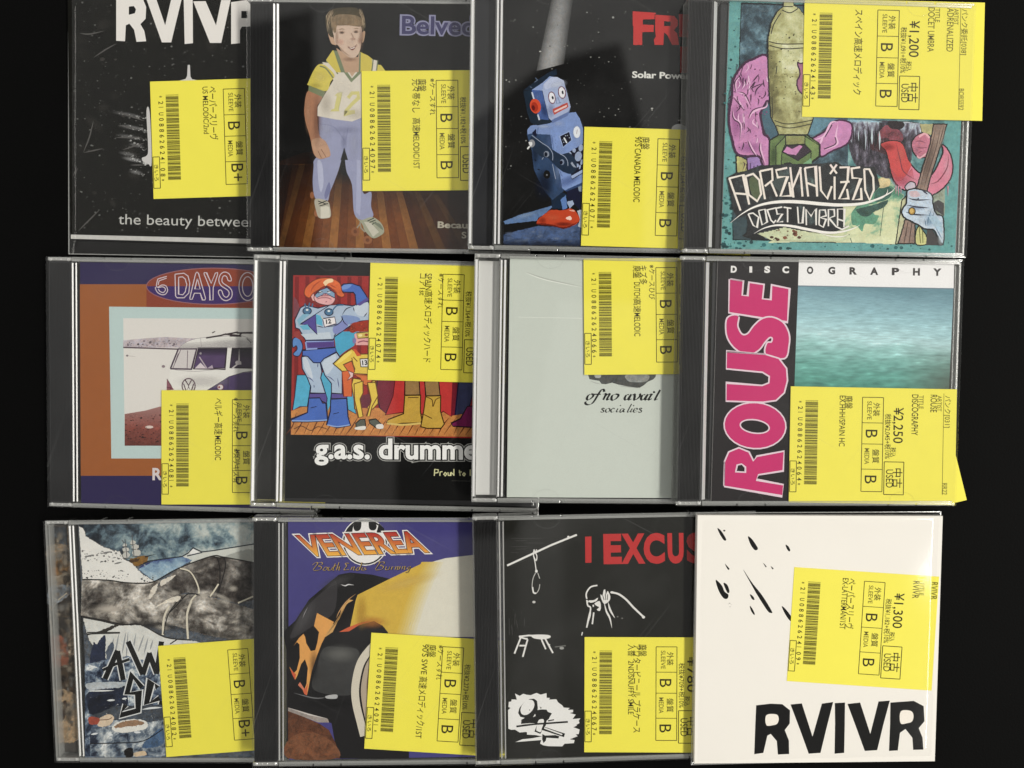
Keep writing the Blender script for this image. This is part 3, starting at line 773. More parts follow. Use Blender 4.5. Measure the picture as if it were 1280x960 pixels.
A.poly('715,120 860,150 950,200 935,382 750,382', (32, 46, 66), 0.25); A.poly('860,262 930,200 952,372 890,402', (92, 128, 188), 0.2)
A.poly('942,292 1022,268 1042,322 982,382', (156, 172, 202), 0.15)
A.poly('1090,90 1150,60 1150,160 1110,150', (130, 146, 166), .3); A.poly('1080,410 1150,395 1150,640 1090,620 1120,520', (176, 186, 200), .3)
A.poly('555,532 680,430 740,400 900,402 990,380 1060,420 1112,500 1090,572 980,628 880,642 740,606 560,592', (196, 66, 28), 0.08, sm=True)
A.poly('560,575 740,590 880,628 980,612 1085,560 980,632 880,646 740,612 560,594', (110, 36, 22), sm=True)
A.poly('930,510 985,480 1015,520 975,535', (242, 206, 188), sm=True); A.poly('970,400 1030,400 1050,420 1000,415', (230, 170, 150), sm=True)
for _ in range(40):
    A.airbrush(R.uniform(130, 1120), R.uniform(690, 860), R.uniform(30, 90), R.uniform(14, 34), R.choice([(128, 146, 178), (44, 58, 88), (98, 118, 156)]), R.uniform(.2, .5), R.uniform(-20, 10))
A.ramp('100,780 1150,780 1150,882 100,862', (20, 26, 40), (600, 780), (600, 880), 0.0, 0.7); A.airbrush(400, 470, 200, 40, (150, 176, 210), .5, -14); A.airbrush(760, 500, 160, 60, (226, 100, 56), .5); A.airbrush(900, 590, 170, 40, (120, 34, 18), .7); A.airbrush(620, 540, 70, 60, (150, 44, 20), .6)
A.jit = 3
A.view(640, 160, 10.667)
A.poly('200,90 208,20 250,-30 500,-55 545,0 515,90 535,260 640,620 690,840 540,960 440,850 330,640 290,540 262,300', (52, 74, 108), 0.25)
A.poly('205,20 250,-32 480,-58 640,-112 600,0 520,90 340,80 300,62 205,86', (124, 148, 198), 0.12, sm=False)
A.poly('510,85 540,-55 620,-112 760,-202 850,-212 905,-122 945,0 945,722 705,832 668,800 640,620 535,262', (124, 150, 204), 0.12)
A.poly('705,832 945,722 945,760 720,850', (52, 72, 112))
A.strokes('530,95 560,300 660,640|350,-20 340,75', 6, (70, 92, 140))
for i in range(14): A.ell(560 + i * 9 + (i % 2) * 12, 110 + i * 48, 5, 6, (88, 110, 160))
A.airbrush(640, 400, 70, 400, (150, 176, 222), .5, 8); A.airbrush(880, 120, 90, 260, (156, 180, 224), .5); A.airbrush(760, 700, 220, 80, (92, 116, 172), .6, -25); A.airbrush(420, -20, 140, 36, (178, 196, 228), .6); A.airbrush(620, -60, 110, 60, (170, 188, 224), .55); A.airbrush(430, 760, 160, 260, (26, 36, 52), .8); A.airbrush(310, 320, 60, 220, (28, 40, 60), .6); A.airbrush(500, 180, 60, 110, (84, 108, 156), .5)
A.poly('622,108 768,34 808,160 680,268', (146, 168, 214)); A.poly('642,110 762,52 790,162 682,250', (22, 30, 44)); A.stroke('692,128 732,200', 18, (220, 226, 232), taper=0)
for q in ((680, 160), (690, 190), (715, 105), (740, 100), (765, 130)): A.ell(*q, 7, 6, (170, 180, 196))
A.ell(865, 55, 56, 88, (132, 150, 190)); A.ell(865, 55, 46, 76, (222, 227, 234)); A.stroke('860,80 872,20', 6, (150, 110, 110))
A.poly('745,330 945,212 945,605 800,688', (26, 31, 46))
for q in ((885, 378, 46, 66), (918, 265, 30, 48), (830, 300, 24, 28), (770, 345, 22, 26), (930, 455, 18, 36), (870, 500, 22, 26), (905, 520, 12, 30)): A.ell(*q, (150, 166, 198), 10, .2)
A.poly('788,640 945,552 945,592 804,676', (156, 174, 214))
A.poly('248,122 330,130 480,250 560,300 655,352 760,332 850,430 862,545 790,612 680,582 590,512 480,402 390,382 262,262', (38, 52, 72), 0.2, sm=True)
A.poly('800,450 860,530 820,520 780,470', (150, 160, 180)); A.strokes('265,98 400,198 490,260 540,340 542,430|640,345 700,380 740,440 745,505|540,480 560,580 582,680|420,390 400,420', 9, (150, 162, 186), sm=True)
A.ell(460, 348, 36, 42, (132, 142, 160)); A.ell(452, 352, 22, 30, (26, 34, 46)); A.ell(668, 455, 30, 38, (120, 134, 160)); A.ell(656, 460, 20, 26, (24, 32, 46))
A.ell(265, 205, 42, 52, (140, 142, 148)); A.poly('215,190 262,185 275,215 250,250', (224, 224, 224)); A.stroke('205,280 235,245', 20, (226, 226, 224))
A.ell(465, 620, 46, 56, (10, 10, 14)); A.ell(466, 626, 10, 10, (120, 124, 130)); A.strokes('300,420 320,440|340,550 370,560', 12, (20, 26, 40))
A.poly('272,60 320,10 330,120 280,90', (24, 34, 56))
A.view(640, 85, 10.667)
A.poly('150,312 260,290 400,300 470,600 530,700 500,735 340,765 250,730 205,600', (36, 48, 62), 0.3)
A.poly('262,292 400,300 492,692 372,682 340,612 300,480', (70, 96, 156), 0.2)
A.poly('150,300 225,240 330,165 470,70 590,10 602,90 500,122 400,200 262,292', (36, 46, 60), 0.45)
A.strokes('310,130 340,160 300,190|240,250 265,262', 10, (96, 112, 140))
A.poly('262,292 410,195 500,112 560,118 460,185 405,300', (140, 160, 206), 0.1)
A.poly('405,295 420,215 520,122 605,120 690,170 782,520 752,582 522,696 490,664', (164, 178, 212), 0.1)
A.poly('420,215 520,122 605,120 690,170 700,200 440,290', (184, 194, 222), 0.08)
A.poly('490,664 522,696 752,582 782,520 760,600 740,640 540,735 522,700', (98, 118, 168))
A.airbrush(600, 220, 150, 70, (206, 214, 232), .7, -12); A.airbrush(520, 560, 60, 120, (138, 152, 194), .6); A.airbrush(700, 400, 60, 160, (188, 198, 224), .5); A.airbrush(430, 560, 60, 140, (44, 62, 110), .6, -14); A.airbrush(340, 380, 60, 80, (96, 124, 184), .6)
A.ell(312, 508, 72, 98, (214, 74, 36), -12); A.ell(300, 520, 46, 66, (170, 48, 26), -12); A.ell(285, 530, 22, 36, (104, 28, 18), -12); A.strokes('266,322 292,412|344,620 366,694', 20, (196, 206, 224))
for (x, y, a, b) in ((532, 396, 50, 84), (666, 326, 52, 84)):
    A.ell(x, y, a, b, (116, 66, 84), -8); A.ell(x, y, a - 11, b - 13, (228, 228, 234), -8); A.ell(x + 10, y, 13, 24, (28, 28, 44), -8)
A.strokes('600,400 592,472 640,465 655,450|610,385 640,470', 6, (96, 110, 150))
A.poly('538,550 740,458 752,522 560,624', (190, 76, 64)); A.poly('562,572 728,492 734,516 570,594', (228, 196, 190))
A.begin('title_lettering').view(575, 0, 2.909)
RD = (196, 46, 44)
A.view(780, 5, 12.8)
A.poly('140,116 500,140 515,160 490,162 488,242 300,246 300,330 478,336 474,446 292,450 290,655 150,655 150,350 140,350', RD, 0.06)
A.poly('500,172 800,190 860,260 860,340 800,420 850,470 880,655 770,655 690,490 640,455 630,655 490,655 478,570 510,520 500,450', (190, 44, 42), 0.06)
A.poly('640,275 745,280 745,350 640,355', (30, 30, 28))
A.poly('880,160 1200,170 1200,560 880,520', (150, 34, 32), 0.08); A.poly('1010,280 1200,280 1200,430 1010,420', (30, 30, 28)); A.poly('900,680 1200,690 1200,1100 900,1100', (150, 34, 30), 0.08)  # last letters inked darker, with the next case's shadow in them
A.begin('caption_lettering').view(575, 0, 2.909)
A.text('Solar Powered', 627, 282, 22, (222, 222, 216), fit=('Solar Powe', 191), bold=0.03, ang=1.5)
A.end()
price_label('yellow price label in the toy robot case', fr, (730.5, 158.4), (726.2, 307.1), '21U08862624071',
    [('廃盤', 376, 55, 42, 80), ("90'S CANADA MELODIC", 332, 55, 40, 425)], taxed='税抜¥1,364+税10%')

# ---------------------------------------------------------------- row one, right: torpedo and tongue painting
root, fr = make_case('CD case with a painted green bomb, pink guts and a long red tongue', 202.85, 105.70, -.72, 139.8, 121.7, 5.2, ridge='single')
o, A = booklet(root, fr, (912, -3), (901.5, 312.5), -4.2)
A.begin('cover_picture'); fill_sheet(A, (96, 160, 158), 0.28)
A.jit = 5
A.view(0, 0, 1)
A.dots(70, 902, 240, 926, 311, 0.8, 4.6, (44, 112, 116), R); A.dots(50, 905, 300, 1195, 312, 0.8, 3.2, (50, 116, 120), R); A.dots(60, 905, 2, 926, 240, 0.5, 2.2, (54, 116, 118), R)
INK = (30, 27, 31)
A.ws = 1.75
A.poly('927,4 960,5 1000,6.5 1060,9 1180,14 1178,306 1100,303 1000,302 960,300 917,299 921,200 924,100', (66, 88, 98), 0.45, ol=((30, 36, 40), 1.2))
A.paint('927,6 1060,10 1180,14 1178,300 917,298 921,200', lambda u, v: pick([(0, (44, 60, 70)), (.45, (68, 92, 104)), (.7, (92, 124, 138)), (1, (126, 156, 166))], .45 + .8 * fbm(u, v, .055, 2, 5, .8)), 0.9, 0.3)
A.paint('1060,120 1181,120 1178,306 1060,303', lambda u, v: pick([(0, (60, 104, 108)), (.5, (92, 142, 144)), (1, (142, 182, 180))], .5 + .8 * fbm(u, v, .06, 5, 5, .8)), 0.9, 0.2)
A.view(1040, 200, 8)
A.poly('-640,830 -200,640 0,300 300,180 560,170 650,300 720,350 700,420 636,838 190,824 -300,815', (210, 216, 168), 0.16)
A.paint('-640,830 -200,640 0,300 300,180 560,170 650,300 720,350 700,420 636,838 190,824 -300,815', lambda u, v: pick([(0, (60, 104, 86)), (.22, (88, 150, 122)), (.4, (150, 186, 150)), (.55, (208, 212, 166)), (1, (222, 226, 186))], .3 + .00085 * (v - 330) + .5 * fbm(u, v, .005, 3, 5, 1.0) + .0003 * abs(u - 330)), 8, 0.12, edge=6)
A.poly('200,520 300,430 440,430 560,360 640,310 560,250 450,262 400,330 360,420 420,540 470,560 420,640 330,640 300,715 250,660 200,640', (92, 150, 122), 0.45, sm=True)
A.poly('240,500 330,470 440,440 560,400 520,470 420,520 370,560 300,560', (58, 88, 80), 0.6, sm=True)
A.poly('450,300 540,260 600,300 570,380 460,420 420,380', (62, 104, 92), 0.5, sm=True)
A.poly('450,200 560,170 580,250 480,280', (208, 190, 140), 0.35, sm=True)
A.strokes('520,440 480,760|170,740 200,830', 4, (70, 100, 84))
A.poly('700,400 740,360 750,600 660,840 636,838', (190, 190, 150), 0.3, ol=(INK, 6))
A.poly('1000,350 1130,260 1125,560 1040,540', (150, 160, 140), 0.5); A.poly('1010,430 1060,400 1118,430 1118,560 1030,500', (74, 72, 72), 0.3)
A.poly('730,596 830,600 830,836 658,838 690,740', (146, 122, 110), 0.4, ol=(INK, 7)); A.strokes('760,620 720,830|800,620 770,830|745,700 740,760', 5, (86, 66, 60), sm=True)
A.poly('842,842 840,720 872,660 905,700 945,760 945,842', (200, 200, 130), 0.25, sm=True, ol=(INK, 6)); A.strokes('872,670 885,830|905,700 910,830', 5, (110, 110, 60))
A.poly('940,850 950,702 1000,690 1104,852', (72, 68, 68), 0.3)
A.view(1040, 140, 8)
A.poly('100,85 880,110 880,262 805,310 795,470 740,600 640,660 505,655 420,600 250,540 190,430 160,290 120,180', (70, 68, 78), 0.9, sm=True)
A.poly('110,85 500,100 470,225 330,268 180,255 130,170', (146, 182, 198), 0.45, sm=True); A.poly('700,105 860,125 885,225 800,268 715,225', (190, 198, 210), 0.4, sm=True)
A.paint('110,95 880,112 880,262 805,310 795,470 740,600 640,655 505,650 420,600 250,540 190,430 160,290 120,180', lambda u, v: pick([(0, (26, 24, 28)), (.4, (64, 60, 70)), (.6, (98, 90, 104)), (.8, (146, 150, 166)), (1, (186, 206, 216))], .45 + .55 * fbm(u, v * .35, .022, 8, 5, .6) + max(0, .45 - (v - 90) / 380) * (1 if u < 470 or u > 690 else -.3)), 7, 0.2, edge=10)
A.poly('480,190 560,130 690,200 700,290 560,310 450,290', (132, 68, 80), 0.7, sm=True); A.poly('560,95 715,105 700,165 590,165', (44, 36, 40), 0.5, sm=True)
A.poly('380,330 480,270 570,270 560,420 470,400 400,380', (70, 44, 50), 0.6, sm=True)
for i in range(13):
    x = 190 + i * 24 + R.uniform(-6, 6); A.stroke([(x, 130 + R.uniform(0, 60)), (x + R.uniform(-6, 6), 260), (x + R.uniform(-12, 12), 360 + R.uniform(-60, 60))], R.uniform(6, 14), (34, 32, 36) if i % 3 else (190, 206, 214), taper=2)
for i in range(90):
    x, y = R.uniform(200, 560), R.uniform(330, 620)
    if y > 380 + (x - 200) * .75 + 60: continue
    A.stroke([(x, y), (x + R.uniform(4, 18), y + R.uniform(18, 46))], 5, (140, 128, 140) if i % 2 else (36, 32, 38), taper=2)
for i in range(24):
    x, y = R.uniform(460, 690), R.uniform(190, 300); A.stroke([(x, y), (x + R.uniform(-10, 10), y + 26)], 6, (186, 150, 160) if i % 2 else (90, 36, 46), taper=2)
A.poly('795,312 850,232 930,208 985,262 965,425 880,458 820,412', (194, 116, 138), 0.4, sm=True, ol=(INK, 6)); A.strokes('830,300 880,290 940,310|840,350 900,360 960,350|860,410 900,390', 5, (120, 60, 84), sm=True, taper=2); A.stroke('870,250 930,215 975,260', 12, (230, 170, 180), sm=True); A.stroke('850,440 880,460 940,415', 14, (226, 176, 184), sm=True)
A.poly('490,322 600,288 700,318 760,478 850,590 920,622 1000,622 1060,522 1110,402 1100,325 1162,380 1205,500 1192,650 1100,772 980,835 830,792 700,772 610,668 572,500 540,382', (218, 128, 152), 0.16, sm=True, ol=(INK, 8))
A.poly('490,322 600,290 700,320 758,470 790,545 690,690 610,650 574,500 540,382', (202, 72, 72), 0.22, sm=True)
A.airbrush(900, 700, 220, 90, (236, 170, 190), .5); A.airbrush(1150, 560, 60, 180, (236, 176, 196), .55); A.airbrush(700, 700, 110, 80, (196, 90, 120), .5); A.airbrush(560, 350, 90, 50, (150, 40, 44), .6); A.airbrush(690, 420, 60, 120, (226, 110, 100), .5); A.ramp('575,540 690,690 800,560 830,700 640,730', (206, 90, 100), (650, 560), (720, 740), 0.7, 0.0)
A.strokes('640,310 680,470 720,600 860,690|1165,420 1150,560 1060,690 980,720', 6, (116, 50, 66), sm=True, taper=2); A.dots(60, 600, 420, 1180, 760, 2, 6, (160, 70, 96), R, lambda u, v: v > 640 or u < 740 or u > 1080)
A.poly('1015,120 1150,122 1110,260 1080,352 1030,520 985,650 950,792 845,772 905,560 980,322', (150, 126, 112), 0.4, ol=(INK, 7))
A.airbrush(960, 520, 50, 260, (104, 84, 74), .6, 14); A.airbrush(1090, 250, 40, 160, (196, 174, 156), .6, 14)
A.strokes('1040,140 1000,330 930,560 880,770|1090,140 1040,360 960,620 915,780|1120,140 1070,330', 6, (92, 72, 66), sm=True, taper=2)
A.poly('880,120 1010,120 990,230 900,200', (176, 170, 120), 0.3)
for i, x in enumerate((640, 665, 690, 1160)): A.stroke([(x, 740), (x, 820 + 20 * (i % 2))], 14, (206, 150, 166), taper=1)
A.view(1040, 200, 8)
A.poly('728,272 778,218 832,232 832,282 770,305', (196, 186, 200), 0.2, sm=True, ol=(INK, 6))
HND = (190, 206, 222)
A.poly('758,304 850,288 990,338 1012,450 1042,540 1112,582 1110,842 1020,702 940,692 850,642 720,572 700,500 740,440 748,372', HND, 0.3, sm=True, ol=(INK, 8))
A.airbrush(900, 340, 110, 40, (220, 228, 236), .6); A.airbrush(850, 480, 110, 30, (150, 166, 190), .6); A.airbrush(980, 600, 60, 90, (130, 170, 196), .6); A.airbrush(1090, 760, 40, 120, (226, 238, 244), .6)
A.strokes('760,380 850,400 985,395|745,450 850,470 980,480|735,520 830,545 960,550|850,400 870,380|900,300 960,345', 9, (52, 54, 72), sm=True, taper=2)
A.strokes('1000,480 960,600 960,660|1020,520 985,640|1040,620 1090,700|1040,680 1100,790|930,600 940,660', 6, (96, 124, 150), sm=True, taper=2)
A.poly('770,320 850,310 880,360 800,370', (206, 180, 186), 0.25, sm=True); A.poly('960,560 1040,560 1100,640 1100,740 1020,660', (168, 196, 214), 0.2)
for _ in range(70):
    x, y = R.uniform(750, 1090), R.uniform(310, 690)
    if x + 120 < y * 0.9 + 300 - 40 or y > 380 + (x - 700) * 1.1: continue
    a = R.uniform(0.5, 1.3); l = R.uniform(16, 46); A.stroke([(x, y), (x + l * math.cos(a), y + l * math.sin(a))], 4, R.choice([(86, 96, 120), (112, 130, 154), (226, 236, 242)]), taper=2)
A.ell(800, 512, 32, 36, (180, 140, 56)); A.ell(796, 508, 18, 22, (214, 176, 90)); A.ring(800, 512, 32, 36, 5, INK)
A.jit = 5
A.view(890, 100, 8)
A.poly('500,170 640,330 660,560 575,600 500,450', (70, 104, 120), 0.3); A.poly('1010,370 1300,390 1200,430 1020,560 960,545', (92, 134, 152), 0.35)
PK = (202, 134, 184); PL = (70, 36, 66)
A.poly('240,755 300,770 352,802 352,940 250,940', (184, 180, 112), 0.4, ol=(INK, 6)); A.poly('350,775 480,760 575,860 560,930 360,930', (160, 128, 188), 0.25, ol=(PL, 6))
A.strokes('385,830 380,930|420,860 415,940|455,850 450,940|520,860 525,930', 8, (96, 70, 116))
A.poly('300,-140 400,-205 560,-228 578,180 545,215 500,300 482,345 500,450 520,540 578,605 578,860 520,895 470,765 350,762 250,735 205,605 168,400 200,150 215,0', PK, 0.2, sm=True, ol=(PL, 13))
for i in range(46):
    a = i / 46; x = 205 - 40 * math.sin(a * 3.1) + R.uniform(-4, 4); A.ell(x, -20 + a * 640, 7, 6, PL)
A.airbrush(480, 60, 130, 160, (222, 150, 206), .6); A.airbrush(240, 420, 70, 220, (168, 92, 156), .6); A.airbrush(400, 420, 70, 200, (218, 146, 202), .5); A.airbrush(380, 680, 160, 70, (170, 96, 164), .6); A.airbrush(300, 20, 80, 120, (176, 96, 160), .5)
A.strokes('245,120 240,20 290,-40|215,150 280,230 320,300|255,125 320,150 380,270|370,385 420,310 540,270 550,215|380,380 400,330 470,300|210,300 225,380 290,440 290,500 280,600|270,330 265,400 320,500|310,330 320,440|365,600 400,680 450,760|490,620 490,700 540,850|420,390 410,430 470,480', 15, (232, 184, 216), sm=True, taper=2)
A.strokes('236,130 230,20 285,-48|205,165 270,240 325,305|262,118 330,142 392,262|360,392 412,300 530,262|200,290 215,385 280,448 278,610|325,500 318,330|355,605 392,690 440,765|480,625 478,705 530,865|430,380 470,490|380,490 385,530|390,90 440,60 520,30', 6, PL, sm=True, taper=2)
A.dots(60, 220, -150, 560, 700, 3, 11, (150, 70, 130), R)
for i in range(46):
    x, y = R.uniform(190, 560), R.uniform(-180, 840)
    if x > 470 and 200 < y < 600 or x < 205 + abs(y - 300) * .08: continue
    A.stroke([(x, y), (x + R.uniform(-16, 20), y + R.uniform(14, 50)), (x + R.uniform(-30, 30), y + R.uniform(50, 90))], R.uniform(4, 7), PL if i % 3 else (238, 198, 226), sm=True, taper=2)
A.strokes('360,110 430,20 390,100|405,20 470,-60|430,160 450,90 520,30', 7, PL, sm=True, taper=2)
A.poly('985,600 1010,580 1150,500 1200,430 1290,400 1400,450 1365,625 1210,705 1085,765 1075,640', PK, 0.2, sm=True, ol=(PL, 10))
A.strokes('1010,600 1120,560 1190,430 1260,420|1080,640 1110,570|1260,440 1240,560 1250,640 1130,700', 13, (232, 184, 216), sm=True, taper=2); A.strokes('1130,570 1200,450|1230,570 1235,640 1120,690', 6, PL, sm=True)
TP = (188, 188, 132)
A.poly('722,-795 808,-795 815,-742 870,-712 930,-640 985,-530 1012,-400 1012,380 990,450 958,548 800,552 668,550 640,462 590,372 575,150 562,-100 560,-400 590,-560 650,-682 715,-732', TP, 0.26, ol=(INK, 7))
A.paint('722,-780 808,-780 815,-742 870,-712 930,-640 985,-530 1005,-400 1005,380 985,450 950,540 800,546 675,544 646,462 596,372 581,150 569,-100 567,-400 596,-560 656,-682 715,-732', lambda u, v: pick([(0, (112, 108, 66)), (.3, (158, 154, 98)), (.5, (186, 186, 130)), (.75, (206, 206, 160)), (1, (226, 226, 196))],
    .52 + .42 * fbm(u, v, .008, 6, 6, .9) - .55 * max(0, 1 - abs(u - 575) / 110) * (1 if v > -300 else .3) + (.22 if -350 < v < -60 and u > 700 else 0) - (.12 if v > -40 else 0)), 8, 0.15, edge=5)
A.poly('722,-795 808,-795 812,-760 720,-760', TP, 0.2)
A.dots(130, 580, -460, 960, 360, 3, 11, (98, 92, 58), R)
A.strokes('570,-385 700,-360 1010,-365|575,-345 740,-312 1010,-330|715,-735 810,-735|700,-700 780,-672 860,-715|690,-672 620,-560 590,-460', 6, (60, 56, 46), sm=True)
A.strokes('600,170 606,380|625,405 760,440 1000,402|640,452 780,480 990,440|650,-140 640,-60', 6, (70, 68, 50), sm=True)
A.poly('855,-175 890,-165 1000,-180 1000,150 880,120 850,20 880,-60', (170, 110, 140), 0.2, sm=True, ol=(PL, 14))
GN = (98, 122, 70)
A.poly('576,605 670,548 952,548 1080,648 1080,765 990,832 700,900 572,900', GN, 0.4, ol=(INK, 8))
A.poly('640,660 735,560 735,640 700,720 690,890 640,890', (116, 140, 82), 0.3, ol=(INK, 5)); A.poly('930,560 1070,655 1070,760 990,820 990,710 930,645', (120, 146, 84), 0.3, ol=(INK, 5)); A.poly('735,555 930,555 930,640 740,650', (142, 146, 88), 0.35, ol=(INK, 5))
A.poly('700,720 742,655 800,650 930,648 992,712 862,805', (56, 44, 56), ol=(INK, 6)); A.poly('715,715 750,665 800,690 880,650 905,665 840,750 760,740', (206, 136, 186), 0.2); A.poly('880,860 990,780 1000,850 850,900', (120, 170, 124), .3)
A.poly('700,900 720,830 780,820 840,880', (40, 40, 38))
A.airbrush(620, 760, 50, 140, (60, 84, 44), .6); A.airbrush(1020, 660, 60, 80, (160, 180, 110), .5); A.airbrush(830, 600, 110, 40, (176, 172, 110), .5)
A.ws = 1.0
A.begin('title_lettering').view(890, 195, 8)
DK = (44, 46, 48)
A.poly('150,215 230,170 330,150 480,95 760,80 1100,75 1250,60 1300,95 1630,110 1680,300 1560,440 1500,480 1310,500 1310,640 1340,720 1200,770 960,760 720,720 430,790 330,800 360,700 340,600 250,640 215,560', DK, 0.25)
A.poly('210,560 370,600 330,800 400,840 215,830', (60, 78, 84), 0.4); A.poly('300,800 430,690 450,760 540,830 400,835', (36, 38, 38))
A.poly('440,770 560,735 700,700 860,725 1000,770 1250,800 1480,780 1300,850 600,845', (202, 210, 170), 0.2); A.dots(30, 560, 740, 900, 840, 4, 24, (146, 92, 66), R)
A.paint('160,215 230,175 330,155 480,100 760,85 1100,80 1250,65 1300,100 1620,115 1670,300 1550,440 1480,478 1300,495 1300,640 1330,715 1200,765 960,755 720,715 430,780 340,800 360,700 340,600 250,630 222,560', lambda u, v: pick([(0, (34, 34, 36)), (.5, (48, 50, 52)), (.75, (66, 78, 80)), (1, (104, 124, 118))], .42 + .62 * fbm(u, v, .006, 4, 5, 1.0)), 9, 0.1, edge=8)
for _ in range(60):
    x, y = R.uniform(240, 1580), R.uniform(120, 440); A.stroke([(x, y), (x + R.uniform(-8, 8), y + R.uniform(20, 70))], R.uniform(3, 8), R.choice([(26, 26, 28), (84, 96, 98), (30, 32, 34)]), taper=2)
A.poly('370,240 440,210 480,360 450,430 400,390', (86, 98, 70), .3, sm=True); A.poly('690,130 740,220 700,380 600,280', (70, 80, 78), .3)
LT = lambda u, v: (238, 222 + min(max((v - 100) / 40, -1), 1) * 6, 216)
A.strokes('172,222 285,545|168,225 312,190 372,485|222,372 345,382|335,200 368,388 452,452 492,380 472,240 412,178 330,205|478,150 530,432|480,152 600,128 606,240 528,302|590,262 650,405|752,118 640,142 658,214 756,205 684,402 792,398 772,262|782,112 815,415|800,335 890,112|882,112 905,405|928,118 962,405|928,120 1036,104 1052,405|948,268 1046,305|1075,105 1090,345 1152,425 1198,302|1226,205 1226,435|1182,85 1248,175|1248,85 1180,180|1275,115 1365,112 1355,250 1270,430 1365,425 1350,330|1282,262 1376,256|1482,112 1395,125 1405,220 1488,225 1408,440 1496,432 1490,320|1522,130 1532,340 1576,442 1618,340 1612,212 1572,132 1518,132', 20, LT)
A.stroke('185,668 300,578 420,512 560,472 720,456 900,461 1100,480 1300,490 1500,476 1650,432 1790,362 1828,318', 34, (242, 238, 232), sm=True, taper=2)
A.stroke('1560,470 1700,420 1750,370 1756,330', 9, (236, 232, 226), sm=True, taper=2)
A.begin('caption_lettering'); A.strokes('362,580 412,692 450,716 466,612 410,570 362,580|466,546 502,690 552,660 530,532 466,546|642,518 552,540 590,642 618,668 640,640|702,510 640,522 652,582 704,578 652,662 712,655|716,512 794,524|756,512 756,662|855,508 866,672 906,670 918,508|944,692 940,530 992,602 1040,526 1042,692|1070,690 1076,540 1132,540 1142,598 1080,616 1142,632 1112,712 1066,684|1164,702 1164,535 1222,535 1226,600 1170,622 1240,705 1300,735 1370,700|1256,700 1256,530 1326,530 1320,712|1260,632 1325,652', 14.5, (234, 230, 224))
A.stroke('420,776 520,722 650,692 800,702 950,732 1150,766 1300,757 1420,722 1478,690', 26, (242, 238, 232), sm=True, taper=2); A.stroke('1050,762 1180,800 1300,806 1370,778', 11, (240, 236, 230), sm=True, taper=2)
A.jit = 0; A.ws = 1
A.end()
lab, LA = price_label('yellow price label sticking out of the right side of the painted bomb case', fr, (1005.9, -1.9), (1002.5, 145.9), '21U08862624143',
    [('スペイン高速メロディック', 334, 65, 42, 555)], width=1178, price='¥1,200', taxed='税抜¥1,091+税10%', title=('DOCET UMBRA', 290), artist=('ADRENALIZED', 285),
    genre=('パンク委託[038]', 300), number=('BORS592', 140, 566), dim=DIM)

# ---------------------------------------------------------------- row two, left: van on a beach
root, fr = make_case('CD case with an old camper van on a beach in an orange and navy frame', -117.58, -19.56, -1.12, 142, 129.8, 0, ridge='dull', strip_in=0.5)
o, A = booklet(root, fr, (100, 327.5), (101.5, 628.5), -4)
A.begin('cover_picture'); fill_sheet(A, (46, 38, 82)); A.view(40, 305, 2.8235)
OR = (160, 90, 36); BR = (142, 60, 36)
A.poly('169,142 900,142 900,818 172,818', OR, 0.05); A.poly('404,142 900,142 900,225 404,222', BR, 0.05)
NV = (62, 40, 104)
def arc(cx, cy, rx, ry, a0, a1, n=40): return [(cx + rx * math.cos(math.radians(a0 + (a1 - a0) * i / n)), cy + ry * math.sin(math.radians(a0 + (a1 - a0) * i / n))) for i in range(n + 1)]
A.poly(arc(640, 149, 236, 64, 180, 360), BR, 0.05); A.poly(arc(640, 149, 236, 64, 0, 180), NV, 0.05); A.ring(640, 149, 236, 64, 3, (150, 96, 104))
A.poly('272,221 900,228 900,757 280,757', (186, 208, 206)); A.poly('322,262 900,265 900,712 327,712', (222, 218, 212))
A.poly('322,340 400,333 470,328 560,333 640,334 560,350 530,366 322,364', (186, 174, 180), 0.4); A.stroke('322,365 420,368 540,372', 5, (92, 76, 84))
A.poly('327,600 400,588 450,574 900,560 900,712 327,712', lambda u, v: tuple(x * (1.25 - .45 * min(max((v - 590) / 120, 0), 1)) for x in (130, 68, 58)), 0.4)
A.ramp('327,600 400,588 450,574 900,560 900,640 327,650', (176, 128, 122), (500, 575), (500, 650), 0.8, 0.0); A.dots(120, 330, 600, 460, 708, 1, 4, (96, 50, 46), R); A.dots(60, 330, 340, 520, 362, 1, 5, (150, 136, 146), R)
A.ell(414, 646, 14, 5, (220, 200, 190)); A.dots(40, 335, 610, 460, 705, 1, 5, (84, 44, 40), R)
A.view(150, 360, 6.857)
A.poly('400,900 428,720 440,690 500,520 540,480 600,450 680,428 800,416 1000,408 1100,425 1166,470 1400,480 1400,1000 420,1000', (226, 224, 218))
A.strokes('490,530 540,482 600,450 690,428 850,416 1010,408 1090,425 1150,470', 4, (150, 140, 146), sm=True)
A.poly('740,885 935,762 1060,725 1400,690 1400,1000 740,1000', (78, 62, 102), 0.1); A.strokes('735,885 935,760 1060,722 1400,680', 5, (50, 36, 60)); A.stroke('928,765 925,880', 5, (50, 40, 66))
A.poly('432,692 500,522 658,522 612,696', (208, 202, 200)); A.strokes('432,692 500,522 658,522 612,696 432,692', 13, (74, 56, 74)); A.strokes('452,690 520,530|580,535 575,690|470,640 500,560', 6, (110, 92, 104))
A.airbrush(1000, 470, 300, 60, (200, 198, 196), .5); A.airbrush(700, 800, 260, 70, (206, 202, 200), .5)
A.poly('625,690 672,516 916,514 898,692', (84, 64, 102), 0.15); A.stroke('625,690 672,516 916,514 898,692 625,690', 15, (56, 42, 56)); A.poly('640,690 690,640 740,690', (212, 200, 206)); A.stroke('680,590 745,690', 10, (180, 166, 176)); A.ell(690, 560, 9, 10, (210, 200, 206)); A.poly('745,690 790,660 800,690', (176, 160, 176))
